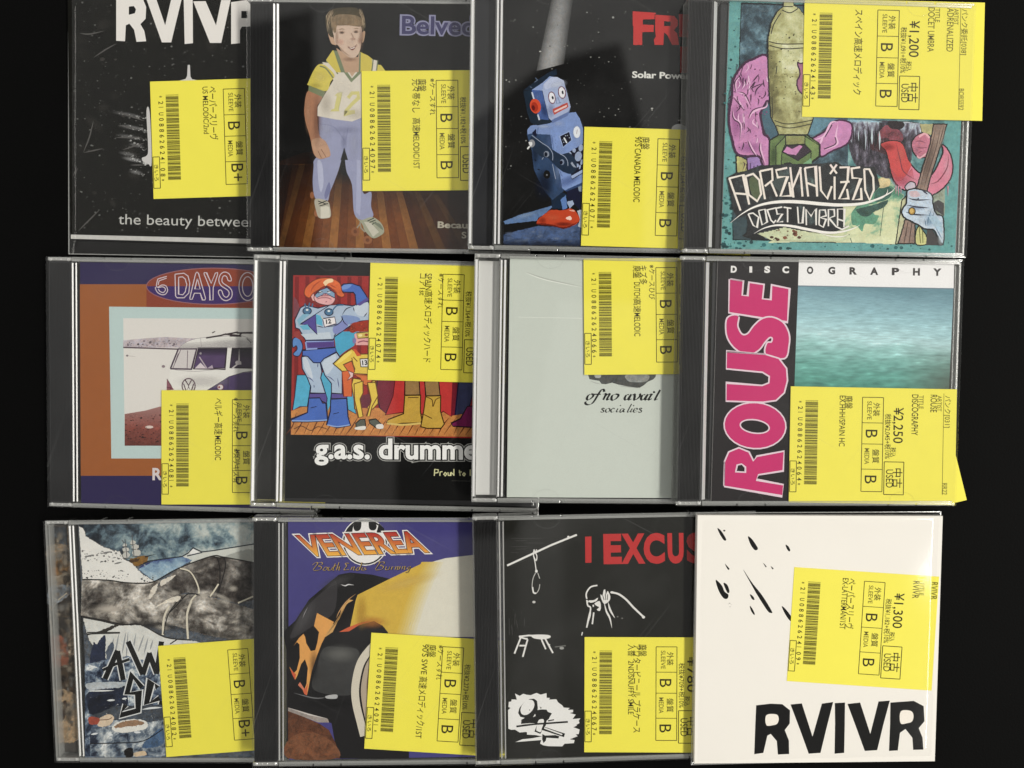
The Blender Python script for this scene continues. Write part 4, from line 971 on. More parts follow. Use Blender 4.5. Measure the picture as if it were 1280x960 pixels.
A.poly('940,682 962,522 1400,508 1400,690', (60, 48, 68), 0.1); A.stroke('1400,692 940,682 962,522 1400,508', 12, (48, 36, 48)); A.strokes('1022,525 1020,640|960,690 1010,650 1040,650', 12, (196, 190, 190)); A.ell(1014, 640, 26, 18, (186, 178, 180))
A.strokes('500,705 640,715 760,705 900,690|470,700 500,705', 4, (170, 160, 164), sm=True); A.strokes('665,520 625,690|690,428 700,512|1000,412 1010,500', 4, (176, 168, 168)); A.ramp('560,470 1166,430 1166,510 500,520', (170, 164, 166), (800, 440), (800, 520), 0.0, 0.5); A.ramp('672,516 916,514 910,580 655,580', (40, 30, 48), (780, 516), (780, 590), 0.8, 0.0); A.ramp('962,522 1400,508 1400,600 950,600', (34, 26, 38), (1000, 520), (1000, 610), 0.7, 0.0)
A.ring(588, 838, 56, 62, 9, (84, 54, 70)); A.strokes('560,790 588,836 612,790|545,820 568,888 588,845 610,888 632,820', 9, (84, 54, 70))
A.ell(860, 850, 26, 24, (214, 206, 206)); A.ring(860, 850, 26, 24, 6, (120, 70, 84)); A.ell(850, 850, 9, 9, (150, 60, 70))
A.poly('402,780 462,872 400,878', (136, 84, 96), 0.3); A.strokes('402,780 440,840 430,870|400,850 450,860', 7, (96, 50, 62)); A.ell(372, 672, 15, 12, (140, 124, 130)); A.ell(62, 580, 10, 8, (110, 100, 104)); A.stroke('62,580 130,588', 3, (170, 160, 160))
A.strokes('738,428 860,408 905,395 1020,408 1045,385 1166,380|905,398 1010,378|940,410 1040,412|1000,385 1166,386', 13, (58, 46, 50)); A.strokes('790,385 815,372', 9, (70, 60, 62)); A.stroke('1085,430 1125,470', 7, (60, 50, 54))
A.begin('title_lettering').view(160, 320, 8)
LV = (212, 196, 204)
A.strokes('388,204 310,226 296,240 284,296 296,312 340,290 380,300 396,340 380,376 345,388 300,368 276,330 276,312|386,222 322,244 308,258 302,290|300,318 342,308 370,322 372,345 350,366 318,352 304,330', 9, LV, sm=True)
A.strokes('470,182 560,172 600,200 618,270 608,370 560,418 490,418 476,400 470,182|506,212 545,208 572,230 588,285 572,360 548,388 506,382 506,212|690,160 706,175 776,425 768,440 745,440 722,372 664,372 642,432 620,432 618,420 676,175 690,160|694,225 722,330 668,330 694,225', 9, LV)
A.strokes('762,165 786,168 832,272 874,170 896,166 896,186 852,316 850,440 820,442 816,316 760,178 762,165', 9, LV)
A.strokes('1032,250 1002,245 985,205 955,200 940,235 950,270 1020,320 1042,370 1030,420 985,446 940,430 908,380 908,345 935,345 955,395 985,412 1010,385 1000,345 930,295 908,240 925,185 965,160 1010,178 1032,225 1032,250', 9, LV, sm=True)
A.ring(1196, 305, 86, 140, 9, LV); A.ring(1196, 305, 52, 98, 9, LV)
A.begin('caption_lettering').view(40, 305, 2.8235); A.text('R', 425, 832, 40, (214, 204, 204), sx=0.95, bold=0.03)
A.end()
price_label('yellow price label in the camper van case', fr, (201.8, 487.8), (201.8, 630.6), '21U08862624081',
    [('ベルギー高速', 362, 55, 42, 245), ('MELODIC', 362, 308, 40, 165), ('※ケースすれ', 488, 50, 32, 232), ('※スリキズ有', 488, 395, 32, 232)], z=8.95)

# ---------------------------------------------------------------- row two, second: costumed heroes
root, fr = make_case('CD case with a cartoon of costumed heroes flexing on a wooden stage', -4.10, -19.74, -1.71, 144.4, 125.4, 5.2, tray='clear', inlay=(0.009, 0.009, 0.008))
o, A = booklet(root, fr, (360, 321.5), (357, 622.5), -4)
NVY = (28, 29, 62)
A.ws = 1.55
A.begin('cover_picture'); fill_sheet(A, (19, 18, 17)); A.view(305, 305, 2.8235)
A.poly('174,110 850,118 850,686 165,672', (160, 42, 40), 0.14)
for i, x in enumerate(range(180, 850, 37)): A.poly([(x, 115), (x + 14, 115), (x + 10 - i % 3, 590), (x - 4, 590)], (126, 32, 34), 0.15)
A.view(360, 480, 5.333)
A.poly('20,180 100,150 640,160 1280,160 1280,352 20,338', (196, 128, 62), 0.3)
for i in range(26):
    x = 10 + i * 50; A.stroke([(x + R.uniform(40, 70), R.uniform(190, 240)), (x + 20, 280), (x - R.uniform(5, 30), 342)], R.uniform(3, 6), (104, 56, 34), sm=True, taper=2)
for i in range(14):
    x = R.uniform(20, 1230); A.stroke([(x + 40, 220), (x, 330)], 12, (224, 160, 88), taper=2)
A.poly('600,-120 760,-120 715,60 650,196 612,160 590,60', (120, 42, 58), 0.2, ol=(NVY, 4)); A.poly('725,-120 1110,-120 1098,100 1088,218 1035,182 1000,210 760,190 650,206 700,80', (190, 52, 50), 0.12, ol=((90, 24, 36), 4))
A.poly('1098,-60 1180,-60 1150,120 1120,205 1085,215', (112, 30, 44), .15)
A.poly('780,-60 872,-60 880,72 778,74', (152, 118, 70), 0.2, ol=(INK, 4)); A.poly('908,-60 1000,-60 1014,78 918,78', (152, 118, 70), 0.2, ol=(INK, 4))
YB = (196, 158, 52)
A.poly('778,76 884,74 882,180 892,240 884,262 760,262 705,272 655,254 670,236 770,198', YB, 0.14, ol=((70, 50, 24), 5)); A.poly('918,80 1018,78 1016,180 1030,230 1042,268 1020,296 930,296 886,285 892,250 905,180', YB, 0.14, ol=((70, 50, 24), 5))
A.strokes('918,85 960,105 966,150 985,105 1015,90|900,200 960,230|800,90 870,90', 4, (96, 70, 30), sm=True); A.stroke('660,262 760,272 885,262', 8, (214, 186, 96), sm=True)
A.poly('1140,-60 1260,-60 1215,130 1190,192 1115,208', (62, 66, 100), 0.15, ol=(NVY, 4)); A.poly('1088,262 1150,230 1195,150 1290,140 1290,292 1100,282', (118, 30, 82), 0.15, ol=((50, 14, 40), 5))
A.strokes('40,300 90,280 150,310 200,285 260,300', 3, (80, 50, 34), sm=True)
CY = (72, 170, 204)
A.poly('60,-60 160,-60 140,80 128,150 80,150 30,175 45,80', CY, 0.12, ol=(NVY, 3)); A.poly('240,-100 300,-100 285,130 265,180 258,80', CY, 0.12); A.poly('380,-20 440,-20 440,140 455,200 400,170', CY, 0.12, ol=(NVY, 3))
A.view(360, 420, 10.667)
A.poly('610,-60 950,-60 880,130 760,205 690,262 640,190', (64, 164, 200), 0.1, sm=False)
A.poly('440,560 465,480 580,630 575,760 530,960 480,760', CY, 0.1)
BT = (72, 108, 190); SU = (168, 186, 208)
A.poly('180,280 260,262 345,352 432,356 452,480 436,560 500,764 298,764 305,680 258,560 190,432', SU, 0.06, sm=False, ol=(NVY, 9)); A.poly('432,350 500,268 640,212 692,282 722,470 722,770 580,762 578,632 490,522', SU, 0.06, ol=(NVY, 9))
A.poly('200,290 250,300 300,420 330,560 290,540 220,430', (196, 206, 218), 0.04, sm=True); A.poly('460,360 560,280 630,240 640,330 560,480 500,500', (192, 204, 218), 0.04, sm=True)
A.strokes('245,545 300,570 345,615|510,530 570,560 625,610|345,650 350,690|660,560 680,690|400,365 395,420', 8, (80, 84, 130), sm=True, taper=2)
A.poly('196,190 632,150 645,215 480,302 432,358 342,356 262,272 190,262', BT, 0.08, ol=(NVY, 9)); A.poly('232,66 612,48 622,152 240,182', (88, 76, 148), 0.08, ol=(NVY, 8)); A.strokes('235,80 250,175 390,168|240,75 610,62', 12, (140, 160, 214)); A.poly('270,95 600,85 605,140 280,150', (84, 62, 134))
A.poly('66,40 130,20 180,80 195,160 150,262 90,262 70,235 120,180 110,130 66,150', (86, 136, 200), 0.1, sm=True, ol=(NVY, 7))
A.poly('288,762 502,764 522,830 516,900 440,860 420,828 280,826', (92, 78, 150), 0.1, ol=(NVY, 8)); A.poly('578,762 722,772 790,810 780,830 600,850 570,870', (92, 78, 150), 0.1, ol=(NVY, 8))
A.view(360, 480, 5.333)
A.poly('138,94 212,92 232,128 255,130 264,244 150,252 28,252 20,236 130,190', (68, 106, 188), 0.1, ol=(NVY, 5)); A.poly('285,100 392,96 400,218 416,274 330,292 258,270 282,182', (68, 106, 188), 0.1, ol=(NVY, 5)); A.strokes('25,245 150,246 260,240|262,272 330,284 412,272', 5, (140, 170, 220), sm=True); A.strokes('150,160 190,150|300,200 340,190', 3, NVY)
A.view(360, 420, 10.667)
YK = (226, 194, 56)
A.poly('728,350 842,300 892,480 852,560 852,806 742,806 720,480', (216, 100, 42), 0.1, ol=((120, 40, 24), 7))
A.poly('870,562 990,582 1000,700 945,800 955,975 890,975 880,850 850,650', YK, 0.08, ol=((110, 66, 24), 8)); A.poly('1048,640 1160,590 1195,800 1200,900 1130,975 1050,960 1120,852', YK, 0.08, ol=((110, 66, 24), 8))
A.poly('880,512 1070,522 1125,600 1045,662 1002,642 962,562', (214, 112, 46), 0.1, ol=((110, 40, 24), 7))
A.poly('602,370 742,240 850,170 932,242 1090,240 1090,510 880,502 892,440 848,332 738,382 795,462 722,472', YK, 0.06, ol=((96, 66, 30), 9)); A.poly('860,170 905,180 980,262 920,270', (206, 80, 34), 0.1); A.strokes('850,290 890,480|870,280 925,340', 8, (120, 76, 28)); A.poly('640,370 740,260 830,200 840,240 720,340', (238, 214, 90), sm=True)
A.poly('800,462 872,492 866,545 790,592 830,530', (226, 192, 190), ol=((110, 60, 60), 6)); A.stroke('880,510 1070,530', 16, (170, 92, 40))
A.poly('960,306 1090,300 1090,412 972,412', (228, 226, 226), ol=((50, 50, 60), 7)); A.text('13', 992, 388, 58, (30, 30, 44), ang=-6, bold=.04)
A.poly('940,800 1130,760 1120,850 1060,960 950,960', (110, 48, 62), 0.2)
A.view(360, 480, 5.333)
A.poly('440,0 500,-20 500,60 480,100 500,215 470,225 445,110', YK, 0.05, ol=((110, 66, 24), 4)); A.poly('530,-10 585,-10 600,80 560,150 545,215 525,215 555,110', YK, 0.05, ol=((110, 66, 24), 4))
A.poly('452,262 480,238 512,236 518,272 510,300 455,300', (88, 92, 82), 0.2, ol=(INK, 4)); A.poly('540,240 585,232 630,275 632,296 590,294 545,262', (88, 92, 82), 0.2, ol=(INK, 4)); A.poly('448,290 512,280 512,304 455,304', (224, 222, 216), sm=True); A.poly('590,272 630,268 634,296 592,296', (224, 220, 214), sm=True)
A.view(360, 340, 10.667)
A.poly('75,330 120,370 160,480 110,590 70,610', (128, 66, 76), 0.2); A.poly('95,790 160,790 200,880 200,925 60,850', (150, 56, 52), .2)
A.poly('90,640 165,480 230,440 400,482 560,440 700,430 860,452 1075,388 1095,640 960,655 822,722 622,862 602,905 235,912 150,762 100,742', SU, 0.06, ol=(NVY, 9))
A.poly('880,460 1060,400 1075,560 940,580', (192, 204, 218), 0.04, sm=True); A.poly('170,830 560,800 580,890 250,900', (192, 204, 216), 0.05); A.poly('720,580 900,590 960,640 820,700 740,660', (124, 148, 196), 0.06, sm=True); A.poly('600,740 740,650 800,720 640,830', (130, 140, 196), .06, sm=True)
A.poly('692,205 740,160 850,152 962,190 1042,312 1072,372 1060,390 910,440 895,300 872,272 742,268 700,240', (70, 110, 192), 0.08, ol=(NVY, 9)); A.poly('910,435 1060,340 1080,372 960,450', (92, 78, 150)); A.poly('710,200 780,165 850,170 800,220 720,235', (110, 148, 214), sm=True)
A.strokes('720,575 780,490 870,460|720,580 740,660 800,720|870,470 885,525|1010,600 1060,540|700,580 720,640 640,710 500,735|480,740 380,720|610,860 640,820', 8, NVY, sm=True, taper=2)
A.poly('300,330 360,300 620,320 680,390 640,432 540,445 400,440 350,440 280,400', (132, 44, 42), 0.3); A.poly('300,310 340,290 370,390 330,380', (226, 170, 165))
A.poly('358,312 500,262 622,330 612,402 545,442 422,422 360,382', (228, 168, 170), 0.05, sm=True, ol=((90, 50, 60), 6))
A.poly('358,306 430,242 520,208 622,282 622,345 500,285 380,345', (128, 160, 190), 0.1, ol=(NVY, 5)); A.ell(435, 268, 24, 14, (224, 230, 234)); A.ell(545, 262, 24, 14, (224, 230, 234)); A.strokes('400,280 460,262|520,262 580,250|500,215 520,180', 8, NVY)
A.strokes('390,360 440,345 530,345 580,365|470,285 500,300 520,285|430,320 540,315|500,400 520,395', 7, (150, 84, 96), sm=True)
A.poly('218,295 242,200 352,110 470,78 592,88 692,150 722,260 757,305 720,335 660,310 620,258 542,192 480,192 400,242 330,290 282,345', (218, 100, 40), 0.2, sm=True, ol=((110, 44, 24), 6)); A.poly('470,140 515,100 590,90 600,130 540,150 500,185 480,160', (242, 210, 160), 0.05, sm=True); A.strokes('300,270 350,180 450,110|600,220 660,290|560,170 640,210', 12, (178, 70, 30), sm=True, taper=2)
for x in (255, 545): A.ell(x, 520 + (x > 300) * 15, 56, 46, (70, 116, 152)); A.ring(x, 520 + (x > 300) * 15, 56, 46, 8, NVY); A.ell(x, 505 + (x > 300) * 15, 18, 14, (220, 226, 226))
A.strokes('235,480 225,420|270,480 290,410|320,470 330,420|590,520 650,450 740,440', 18, (66, 108, 146), sm=True)
A.poly('165,695 372,562 372,690 390,832 262,705', (86, 74, 150), 0.08, ol=(NVY, 6)); A.poly('372,562 450,590 462,722 380,692', (84, 176, 208), 0.08); A.poly('150,720 260,700 300,770 200,770', (96, 176, 206), .1); A.poly('120,640 200,560 300,560 180,660 150,720', (126, 176, 200), .1); A.stroke('165,700 372,560 560,440', 6, NVY)
A.poly('462,622 622,598 642,692 488,736', (230, 224, 224), ol=((60, 50, 80), 7)); A.text('12', 510, 692, 56, (32, 30, 40), ang=-8, bold=.04); A.stroke('440,590 470,630', 14, (200, 200, 180))
A.poly('828,740 862,682 960,662 1100,650 1100,785 925,792 868,812 822,792', (158, 46, 26), 0.3, sm=True); A.dots(60, 830, 670, 1080, 790, 5, 16, (196, 76, 34), R)
A.poly('885,832 925,800 1100,788 1100,975 905,975', (226, 164, 162), 0.06); A.poly('915,812 1085,795 1075,875 930,885', (206, 180, 84), 0.1, ol=((90, 70, 30), 6)); A.ell(965, 845, 26, 18, (236, 220, 150)); A.ell(1045, 838, 22, 16, (150, 60, 40)); A.ell(885, 915, 24, 40, (130, 120, 170)); A.strokes('930,940 1000,920 1070,930', 10, (140, 70, 90), sm=True)
A.ws = 1.0
A.begin('title_lettering').view(360, 480, 5.333)
for bo, c in ((0.098, (168, 168, 164)), (0.072, (14, 14, 14)), (0.030, (236, 236, 234))):
    A.text('g.a.s. drummers', 183, 494, 128, c, fit=('g.a.s. drumme', 1075), bold=bo, ang=0.3)
A.begin('caption_lettering'); A.strokes('975,612 978,568 1002,572 1000,590 980,594|1012,612 1014,586 1030,584|1048,588 1038,602 1048,612 1058,600 1048,588|1066,588 1068,610 1082,610 1084,588|1086,612 1090,590 1106,608|1106,566 1106,612|1142,574 1148,612|1138,588 1158,586|1172,590 1164,604 1174,612 1182,600 1172,590|1215,570 1215,612', 6.5, (216, 214, 160)); A.stroke('1090,645 1230,648', 2, (90, 90, 84))
A.end()
price_label('yellow price label in the costumed heroes case', fr, (463.1, 328.4), (459.5, 474.9), '21U08862624074',
    [('SPAIN高速メロディックハード', 366, 62, 40, 585), ('コア1st', 328, 62, 38, 145), ('※ケースすれ', 452, 60, 30, 228)], taxed='税抜¥1,364+税10%')

# ---------------------------------------------------------------- row two, third: pale grey cover
root, fr = make_case('CD case with a nearly blank pale grey cover and small black italic lettering', 103.27, -16.16, -.90, 141.9, 122.1, 5.2, tray='clear', inlay=(0.62, 0.62, 0.60))
o, A = booklet(root, fr, (637.5, 320.5), (633.5, 621.5), -3.6)
A.begin('cover_picture'); fill_sheet(A, (198, 205, 196), 0.012); A.view(575, 305, 2.8235)
A.stroke('230,97 300,122 430,150', 4, (176, 180, 172), sm=True, taper=2); A.stroke('230,101 300,126 430,154', 3, (228, 232, 224), sm=True, taper=2); A.stroke('205,258 430,262', 1.5, (222, 226, 218))
A.view(720, 460, 10.667)
A.poly('150,60 1075,60 1060,120 1030,152 960,182 905,230 850,262 780,262 640,236 560,220 480,196 400,216 340,212 310,172 180,150', (78, 80, 78), 0.5); A.poly('670,90 960,90 940,178 780,190 690,170', (140, 142, 138), 0.4, sm=True); A.poly('250,90 330,90 320,130 260,128', (170, 172, 168), .2, sm=True); A.strokes('190,170 260,200 330,215', 14, (176, 180, 174), sm=True, taper=2); A.stroke('560,235 700,252 860,270', 10, (160, 164, 158), sm=True, taper=2)
A.begin('title_lettering')
K = (26, 28, 24)
A.strokes('205,345 165,365 145,405 158,424 190,412 225,380 228,355 205,345|376,318 368,290 345,288 318,318 285,372 250,430 212,474 165,490 130,478 128,455 145,448|232,350 330,350|360,352 398,346 362,425|385,380 425,348 446,352 418,405 420,424 448,412|528,348 485,368 472,410 488,428 525,415 560,380 562,356 528,348|706,355 672,362 650,400 658,424 690,412 724,368|738,350 706,410 712,424 740,412|752,360 778,350 782,380 778,425 815,412 852,375 852,350 840,352|925,355 890,362 868,400 876,424 908,412 944,368|958,350 926,410 932,424 960,412|965,360 1004,350 972,412 980,424 1010,408|1122,292 1060,405 1060,424 1094,412', 35, K, sm=True, nib=-20)
A.ell(1040, 322, 16, 14, K)
A.begin('caption_lettering'); A.strokes('380,545 358,534 346,550 370,572 358,590 326,584|430,538 402,552 396,582 415,590 446,574 450,546 430,538|515,545 492,536 466,566 474,590 510,580|560,540 538,582 566,584|640,540 604,546 586,580 602,590 645,545 630,582 652,584|742,478 690,575 694,590 716,580|752,540 726,582 750,584|770,568 812,556 812,538 784,542 764,576 782,590 820,578|882,545 858,534 848,550 872,572 860,592 828,586', 19, (44, 46, 42), sm=True, nib=-20)
for x, y in ((592, 500), (768, 502)): A.ell(x, y, 9, 8, (52, 54, 50))
A.end()
price_label('yellow price label in the pale grey cover case', fr, (729.4, 323.2), (730.5, 468.6), '21U08862624066',
    [('キズ多', 376, 50, 38, 125), ('廃盤', 332, 50, 40, 82), ('DUTCH', 334, 160, 40, 106), ('高速', 334, 270, 38, 90), ('MELODIC', 334, 364, 40, 155), ('※ケースひび', 436, 45, 32, 230)], taxed='税抜¥1,364+税10%')

# ---------------------------------------------------------------- row two, right: sea photograph with pink lettering
root, fr = make_case('CD case with a green sea photo and big pink sideways lettering', 200.40, -16.37, -.47, 139.6, 121.0, 5.2, ridge='single')
o, A = booklet(root, fr, (897.5, 323.5), (889, 627), -4.6)
A.begin('cover_picture'); fill_sheet(A, (44, 41, 42), 0.05); A.view(840, 305, 2.8235)
A.poly('448,55 996,68 994,157 445,147', (238, 237, 237))
def sea(a, b):
    col = pick([(0.0, (98, 136, 148)), (0.1, (118, 156, 168)), (0.3, (144, 184, 192)), (0.5, (168, 204, 207)), (0.66, (130, 180, 175)), (0.82, (98, 158, 148)), (1.0, (76, 140, 127))], b - 0.10 * (a - 0.4) + 0.05 * noise.noise(Vector((a * 5, b * 14, 3))))
    pz = 1.0 / (0.30 + b); x = (a - 0.5) * (2.0 + 2.2 * pz) + 0.5 * b * a
    n = noise.noise(Vector((x * 1.8 + 3 * b, pz * 15, 1))) * 0.4 + noise.noise(Vector((x * 3, pz * 46, 6))) * 0.5 + noise.noise(Vector((x * 5, pz * 90, 9))) * 0.35
    k = 1 + (0.11 + 0.15 * min(b * 1.6, 1)) * n
    if n > 0.42 and b > 0.35: k += 0.22 * (n - 0.42) / 0.3
    d = max(0, a - 0.66) * max(0, b - 0.5) * 4.5
    return mix(tuple(min(c * k * 1.05, 240) for c in col), (92, 88, 78), min(d, 0.7))
A.grid('445,147 994,157 978,512 432,505', 230, 190, sea); A.poly('432,505 978,512 976,915 418,910', (44, 100, 92), .2)
A.poly('445,146 994,156 994,160 445,150', (112, 134, 146))
A.begin('title_lettering')
for i, (ch, x0, x1) in enumerate((('D', 209, 227), ('S', 328, 344), ('C', 391, 411))): A.text(ch, x0, 99.5 + i * .8, 21, (236, 234, 232), L=x1 - x0, bold=0.055, ang=1.2)
A.poly('273,79 283,79 283,101 273,101', (236, 234, 232))
for i, (ch, x0, x1) in enumerate((('O', 477, 499), ('G', 553, 576), ('R', 628, 651), ('A', 702, 727), ('P', 778, 801), ('H', 852, 875), ('Y', 925, 949))): A.text(ch, x0, 104 + i * 1.1, 23, (66, 62, 62), L=x1 - x0 - 2, bold=0.05, ang=1.2)
A.begin('band_lettering')
PI_ = (205, 40, 112); OW = (228, 206, 218)
def pink(pts, sm=False):
    pts = P(pts); q = smooth(pts) if sm else pts
    A.stroke(list(q) + [q[0], q[1]], 11, OW); A.poly(q, PI_, 0.02)
pink('205,126 249,133 245,182 271,185 274,138 322,145 317,195 352,199 354,148 411,159 406,272 202,240')
pink('232,254 230,290 246,320 268,318 290,290 318,266 352,260 390,278 411,318 410,362 396,402 334,390 336,352 352,348 356,332 344,328 326,346 306,372 276,386 236,376 206,346 193,310 197,262', True)
pink('194,383 330,392 376,406 402,440 405,482 394,524 366,550 320,556 192,552 193,494 318,502 344,492 346,466 320,450 193,438')
A.ell(293, 641, 112, 84, OW, 4); A.ell(293, 641, 107, 79, PI_, 4); A.ell(292, 644, 54, 26, OW, 8); A.ell(292, 644, 49, 21, (42, 39, 40), 8)
pink('186,853 188,768 202,736 236,722 270,736 286,768 300,752 394,734 390,798 304,812 296,836 392,852 389,886')
A.poly('222,806 228,778 246,774 262,786 262,808', OW); A.poly('228,801 233,782 246,779 256,790 256,803', (42, 39, 40))
A.end()
lab, LA = price_label('yellow price label in the sea photo case, a second corner peeping out on the right', fr, (988.5, 482.9), (985.9, 627.8), '21U08862624064',
    [('廃盤', 366, 56, 40, 86), ('EX.HHH/SPAIN HC', 328, 56, 38, 338)], price='¥2,250', taxed='税抜¥2,045+税10%', title=('DISCOGRAPHY', 272), artist=('ROUSE', 116), genre=('パンク[031]', 212), number=('RR22', 76, 628))
q = [fr.at(*p, 8.7) for p in ((1194, 566), (1208.5, 625), (1196, 628), (1180, 629), (1178, 566))]
fl = solid_sheet('folded_corner', [(p.x, p.y) for p in q], 8.7, 0.1, M_YEL, lab)

# ---------------------------------------------------------------- row three, left: watercolour
root, fr = make_case('CD case with a watercolour of dark roped limbs, snow and a small sailing ship', -119.97, -150.30, 1.29, 142, 128.9, 0, tray='clear', inlay=(0.05, 0.045, 0.04), ridge='dull')
# the inlay print shows through the clear tray beside the booklet
sp_ = [c for c in root.children if c.name.startswith('spine_strip')][0]
B = Art(fr, 4.62, sp_); B.begin('inlay_print').view(50, 645, 8)
B.poly('62,105 290,105 330,700 420,2230 180,2290 120,1500', (98, 88, 76), 0.9)
B.jit = 10
B.paint('62,105 290,105 330,700 420,2230 180,2290 120,1500', lambda u, v: pick([(0, (40, 34, 30)), (.35, (84, 72, 60)), (.6, (128, 112, 92)), (.85, (166, 150, 128)), (1, (190, 184, 172))], .48 + .85 * fbm(u, v, .006, 3, 6, 1.2)), 9, 0.2)
B.poly('60,105 270,105 275,290 70,300', (66, 70, 74), 0.8); B.poly('75,300 280,310 290,560 90,520', (124, 110, 92), 0.8, sm=True); B.poly('90,470 260,450 270,560 100,600', (116, 88, 56), 0.8, sm=True); B.poly('90,720 280,690 300,780 100,900', (112, 116, 120), 0.9, sm=True)
B.poly('110,960 300,780 340,1100 130,1200', (56, 52, 48), 0.7); B.poly('110,1230 200,1190 270,1300 280,1500 180,1560 130,1480', (122, 74, 56), 0.4, sm=True); B.poly('150,1320 240,1290 250,1400 170,1430', (138, 88, 66), .3, sm=True)
B.poly('130,1560 330,1500 370,1800 160,1750', (62, 52, 42), 0.9, sm=True); B.poly('160,1760 380,1820 400,2200 220,2230', (146, 124, 96), 0.6, sm=True); B.poly('200,1900 260,1840 270,1960 210,2060', (60, 46, 36), .7, sm=True)
for _ in range(150):
    yy = R.uniform(190, 2150); rr = R.uniform(16, 60); x0 = 66 + (yy - 105) * .052
    B.airbrush(R.uniform(x0 + rr, x0 + 250 - rr), yy, rr, R.uniform(16, 70), R.choice([(34, 30, 28), (150, 138, 120), (92, 80, 66), (120, 118, 114)]), R.uniform(.3, .7))
B.strokes('180,840 270,770|110,950 160,870', 9, (170, 160, 140)); B.end()
o, A = booklet(root, fr, (97.5, 655), (112.5, 948), -3.6)
A.ws = 1.7
A.begin('cover_picture'); fill_sheet(A, (84, 90, 98), 0.8); A.view(160, 645, 8)
A.poly('-500,70 200,55 260,440 -40,560 -200,400 -450,200', (44, 50, 58), 0.8)
A.poly('120,50 700,35 1260,35 1260,300 860,345 740,360 650,318 540,405 270,445 190,450 200,250', (92, 122, 134), 0.55)
WASH = lambda pal, base, k, seed, sx=0.0, sy=0.0, amp=.8: (lambda u, v: pick(pal, base + sx * u + sy * v + amp * fbm(u, v, k, seed, 6, 1.1)))
SKY = [(0, (32, 38, 46)), (.25, (52, 64, 74)), (.45, (86, 106, 118)), (.65, (122, 144, 150)), (.85, (160, 173, 172)), (1, (186, 193, 188))]
A.paint('-480,72 700,36 1258,36 1258,300 860,345 740,360 650,318 540,405 270,445 190,450 0,440 -200,340 -450,180', WASH(SKY, .34, .0058, 2, .00042, .0003, .62), 7, 0.22)
A.jit = 9
A.poly('100,535 250,452 560,400 640,440 500,520 260,655 190,600', (112, 142, 172), 0.5); A.poly('110,520 250,452 500,412 420,470 300,520 180,560', (48, 52, 112), 0.5, sm=True); A.dots(30, 150, 480, 420, 600, 3, 10, (220, 228, 230), R)
A.paint('110,530 250,455 560,402 640,440 500,520 260,650 190,595', WASH([(0, (40, 44, 100)), (.3, (68, 84, 134)), (.55, (118, 148, 174)), (.8, (158, 184, 200)), (1, (206, 216, 216))], -.45, .008, 4, .0004, .0019, .4), 7, 0.2)
A.poly('540,405 650,318 740,360 860,345 1260,280 1260,470 950,412 830,405 600,500 640,440', (206, 208, 200), 0.1); A.poly('1000,390 1240,330 1240,460 980,415', (168, 170, 162), .15, sm=True); A.poly('610,370 655,322 720,365 640,395', (232, 232, 228)); A.strokes('540,405 600,372 650,318 740,360 860,345 1260,280|180,455 350,430 540,405|590,400 740,365', 7, (44, 52, 62))
SN = (226, 224, 218)
A.poly('-495,95 -440,130 -420,200 -260,300 -140,345 -82,350 -40,432 40,470 140,575 265,652 140,690 -200,640 -455,632 -480,300', SN, 0.06, ol=((90, 90, 90), 3))
A.dots(120, -470, 300, -20, 480, 3, 16, (150, 150, 146), R, lambda u, v: abs(v - 400 - (u + 470) * .02) < 60 and u < 0); A.dots(60, -460, 540, 0, 640, 3, 12, (140, 140, 138), R); A.dots(30, 130, 590, 250, 670, 3, 12, (110, 116, 120), R)
A.strokes('-270,375 -160,355|-440,410 -340,390|-140,480 -60,460', 10, (120, 120, 118), sm=True, taper=2)
A.poly('20,430 150,395 210,400 190,450 100,500 60,500', (132, 96, 44), 0.4); A.stroke('170,410 280,380', 8, (40, 40, 46), taper=1); A.poly('10,440 120,420 100,455 30,470', (80, 60, 40), .4)
for (x, y, a, b) in ((50, 265, 28, 22), (72, 310, 36, 24), (85, 368, 44, 34), (-30, 290, 20, 16), (-22, 335, 30, 24), (-18, 390, 36, 32)): A.ell(x, y, a, b, (196, 194, 186), mot=.15); A.strokes('%d,%d %d,%d' % (x - a, y + b, x + a, y + b), 4, (90, 84, 76))
A.strokes('-30,230 -10,420|40,190 60,400|-60,240 -40,270', 5, (90, 90, 92))
W1c = (150, 141, 130); W2c = (84, 78, 74)
A.poly('200,832 320,680 490,532 660,465 830,405 960,412 1260,468 1260,840 1100,872 880,812 720,792 600,762 520,782 280,912', W2c, 0.75); A.paint('200,832 320,680 490,532 660,465 830,405 960,412 1258,468 1258,840 1100,872 880,812 720,792 600,762 520,782 280,912', WASH([(0, (34, 31, 30)), (.25, (66, 60, 56)), (.45, (98, 93, 88)), (.65, (142, 136, 128)), (.85, (194, 187, 177)), (1, (228, 222, 212))], .80, .0052, 7, -.00040, -.00010, .55), 7, 0.25)
A.poly('-460,632 -200,642 0,668 240,662 330,640 200,832 280,912 520,782 720,792 860,822 1260,935 1260,1300 1050,1235 780,1190 480,1100 200,1080 100,1096 -60,1080 -250,1040 -470,1000', W1c, 0.7)
A.paint('-460,632 -200,642 0,668 240,662 330,640 200,832 280,912 520,782 720,792 860,822 1258,935 1258,1300 1050,1235 780,1190 480,1100 200,1080 100,1096 -60,1080 -250,1040 -470,1000', WASH([(0, (34, 31, 30)), (.25, (66, 60, 56)), (.45, (102, 97, 91)), (.65, (148, 142, 133)), (.85, (198, 191, 181)), (1, (230, 224, 214))], .74, .0052, 9, 0, -.00014, .62), 7, 0.25)
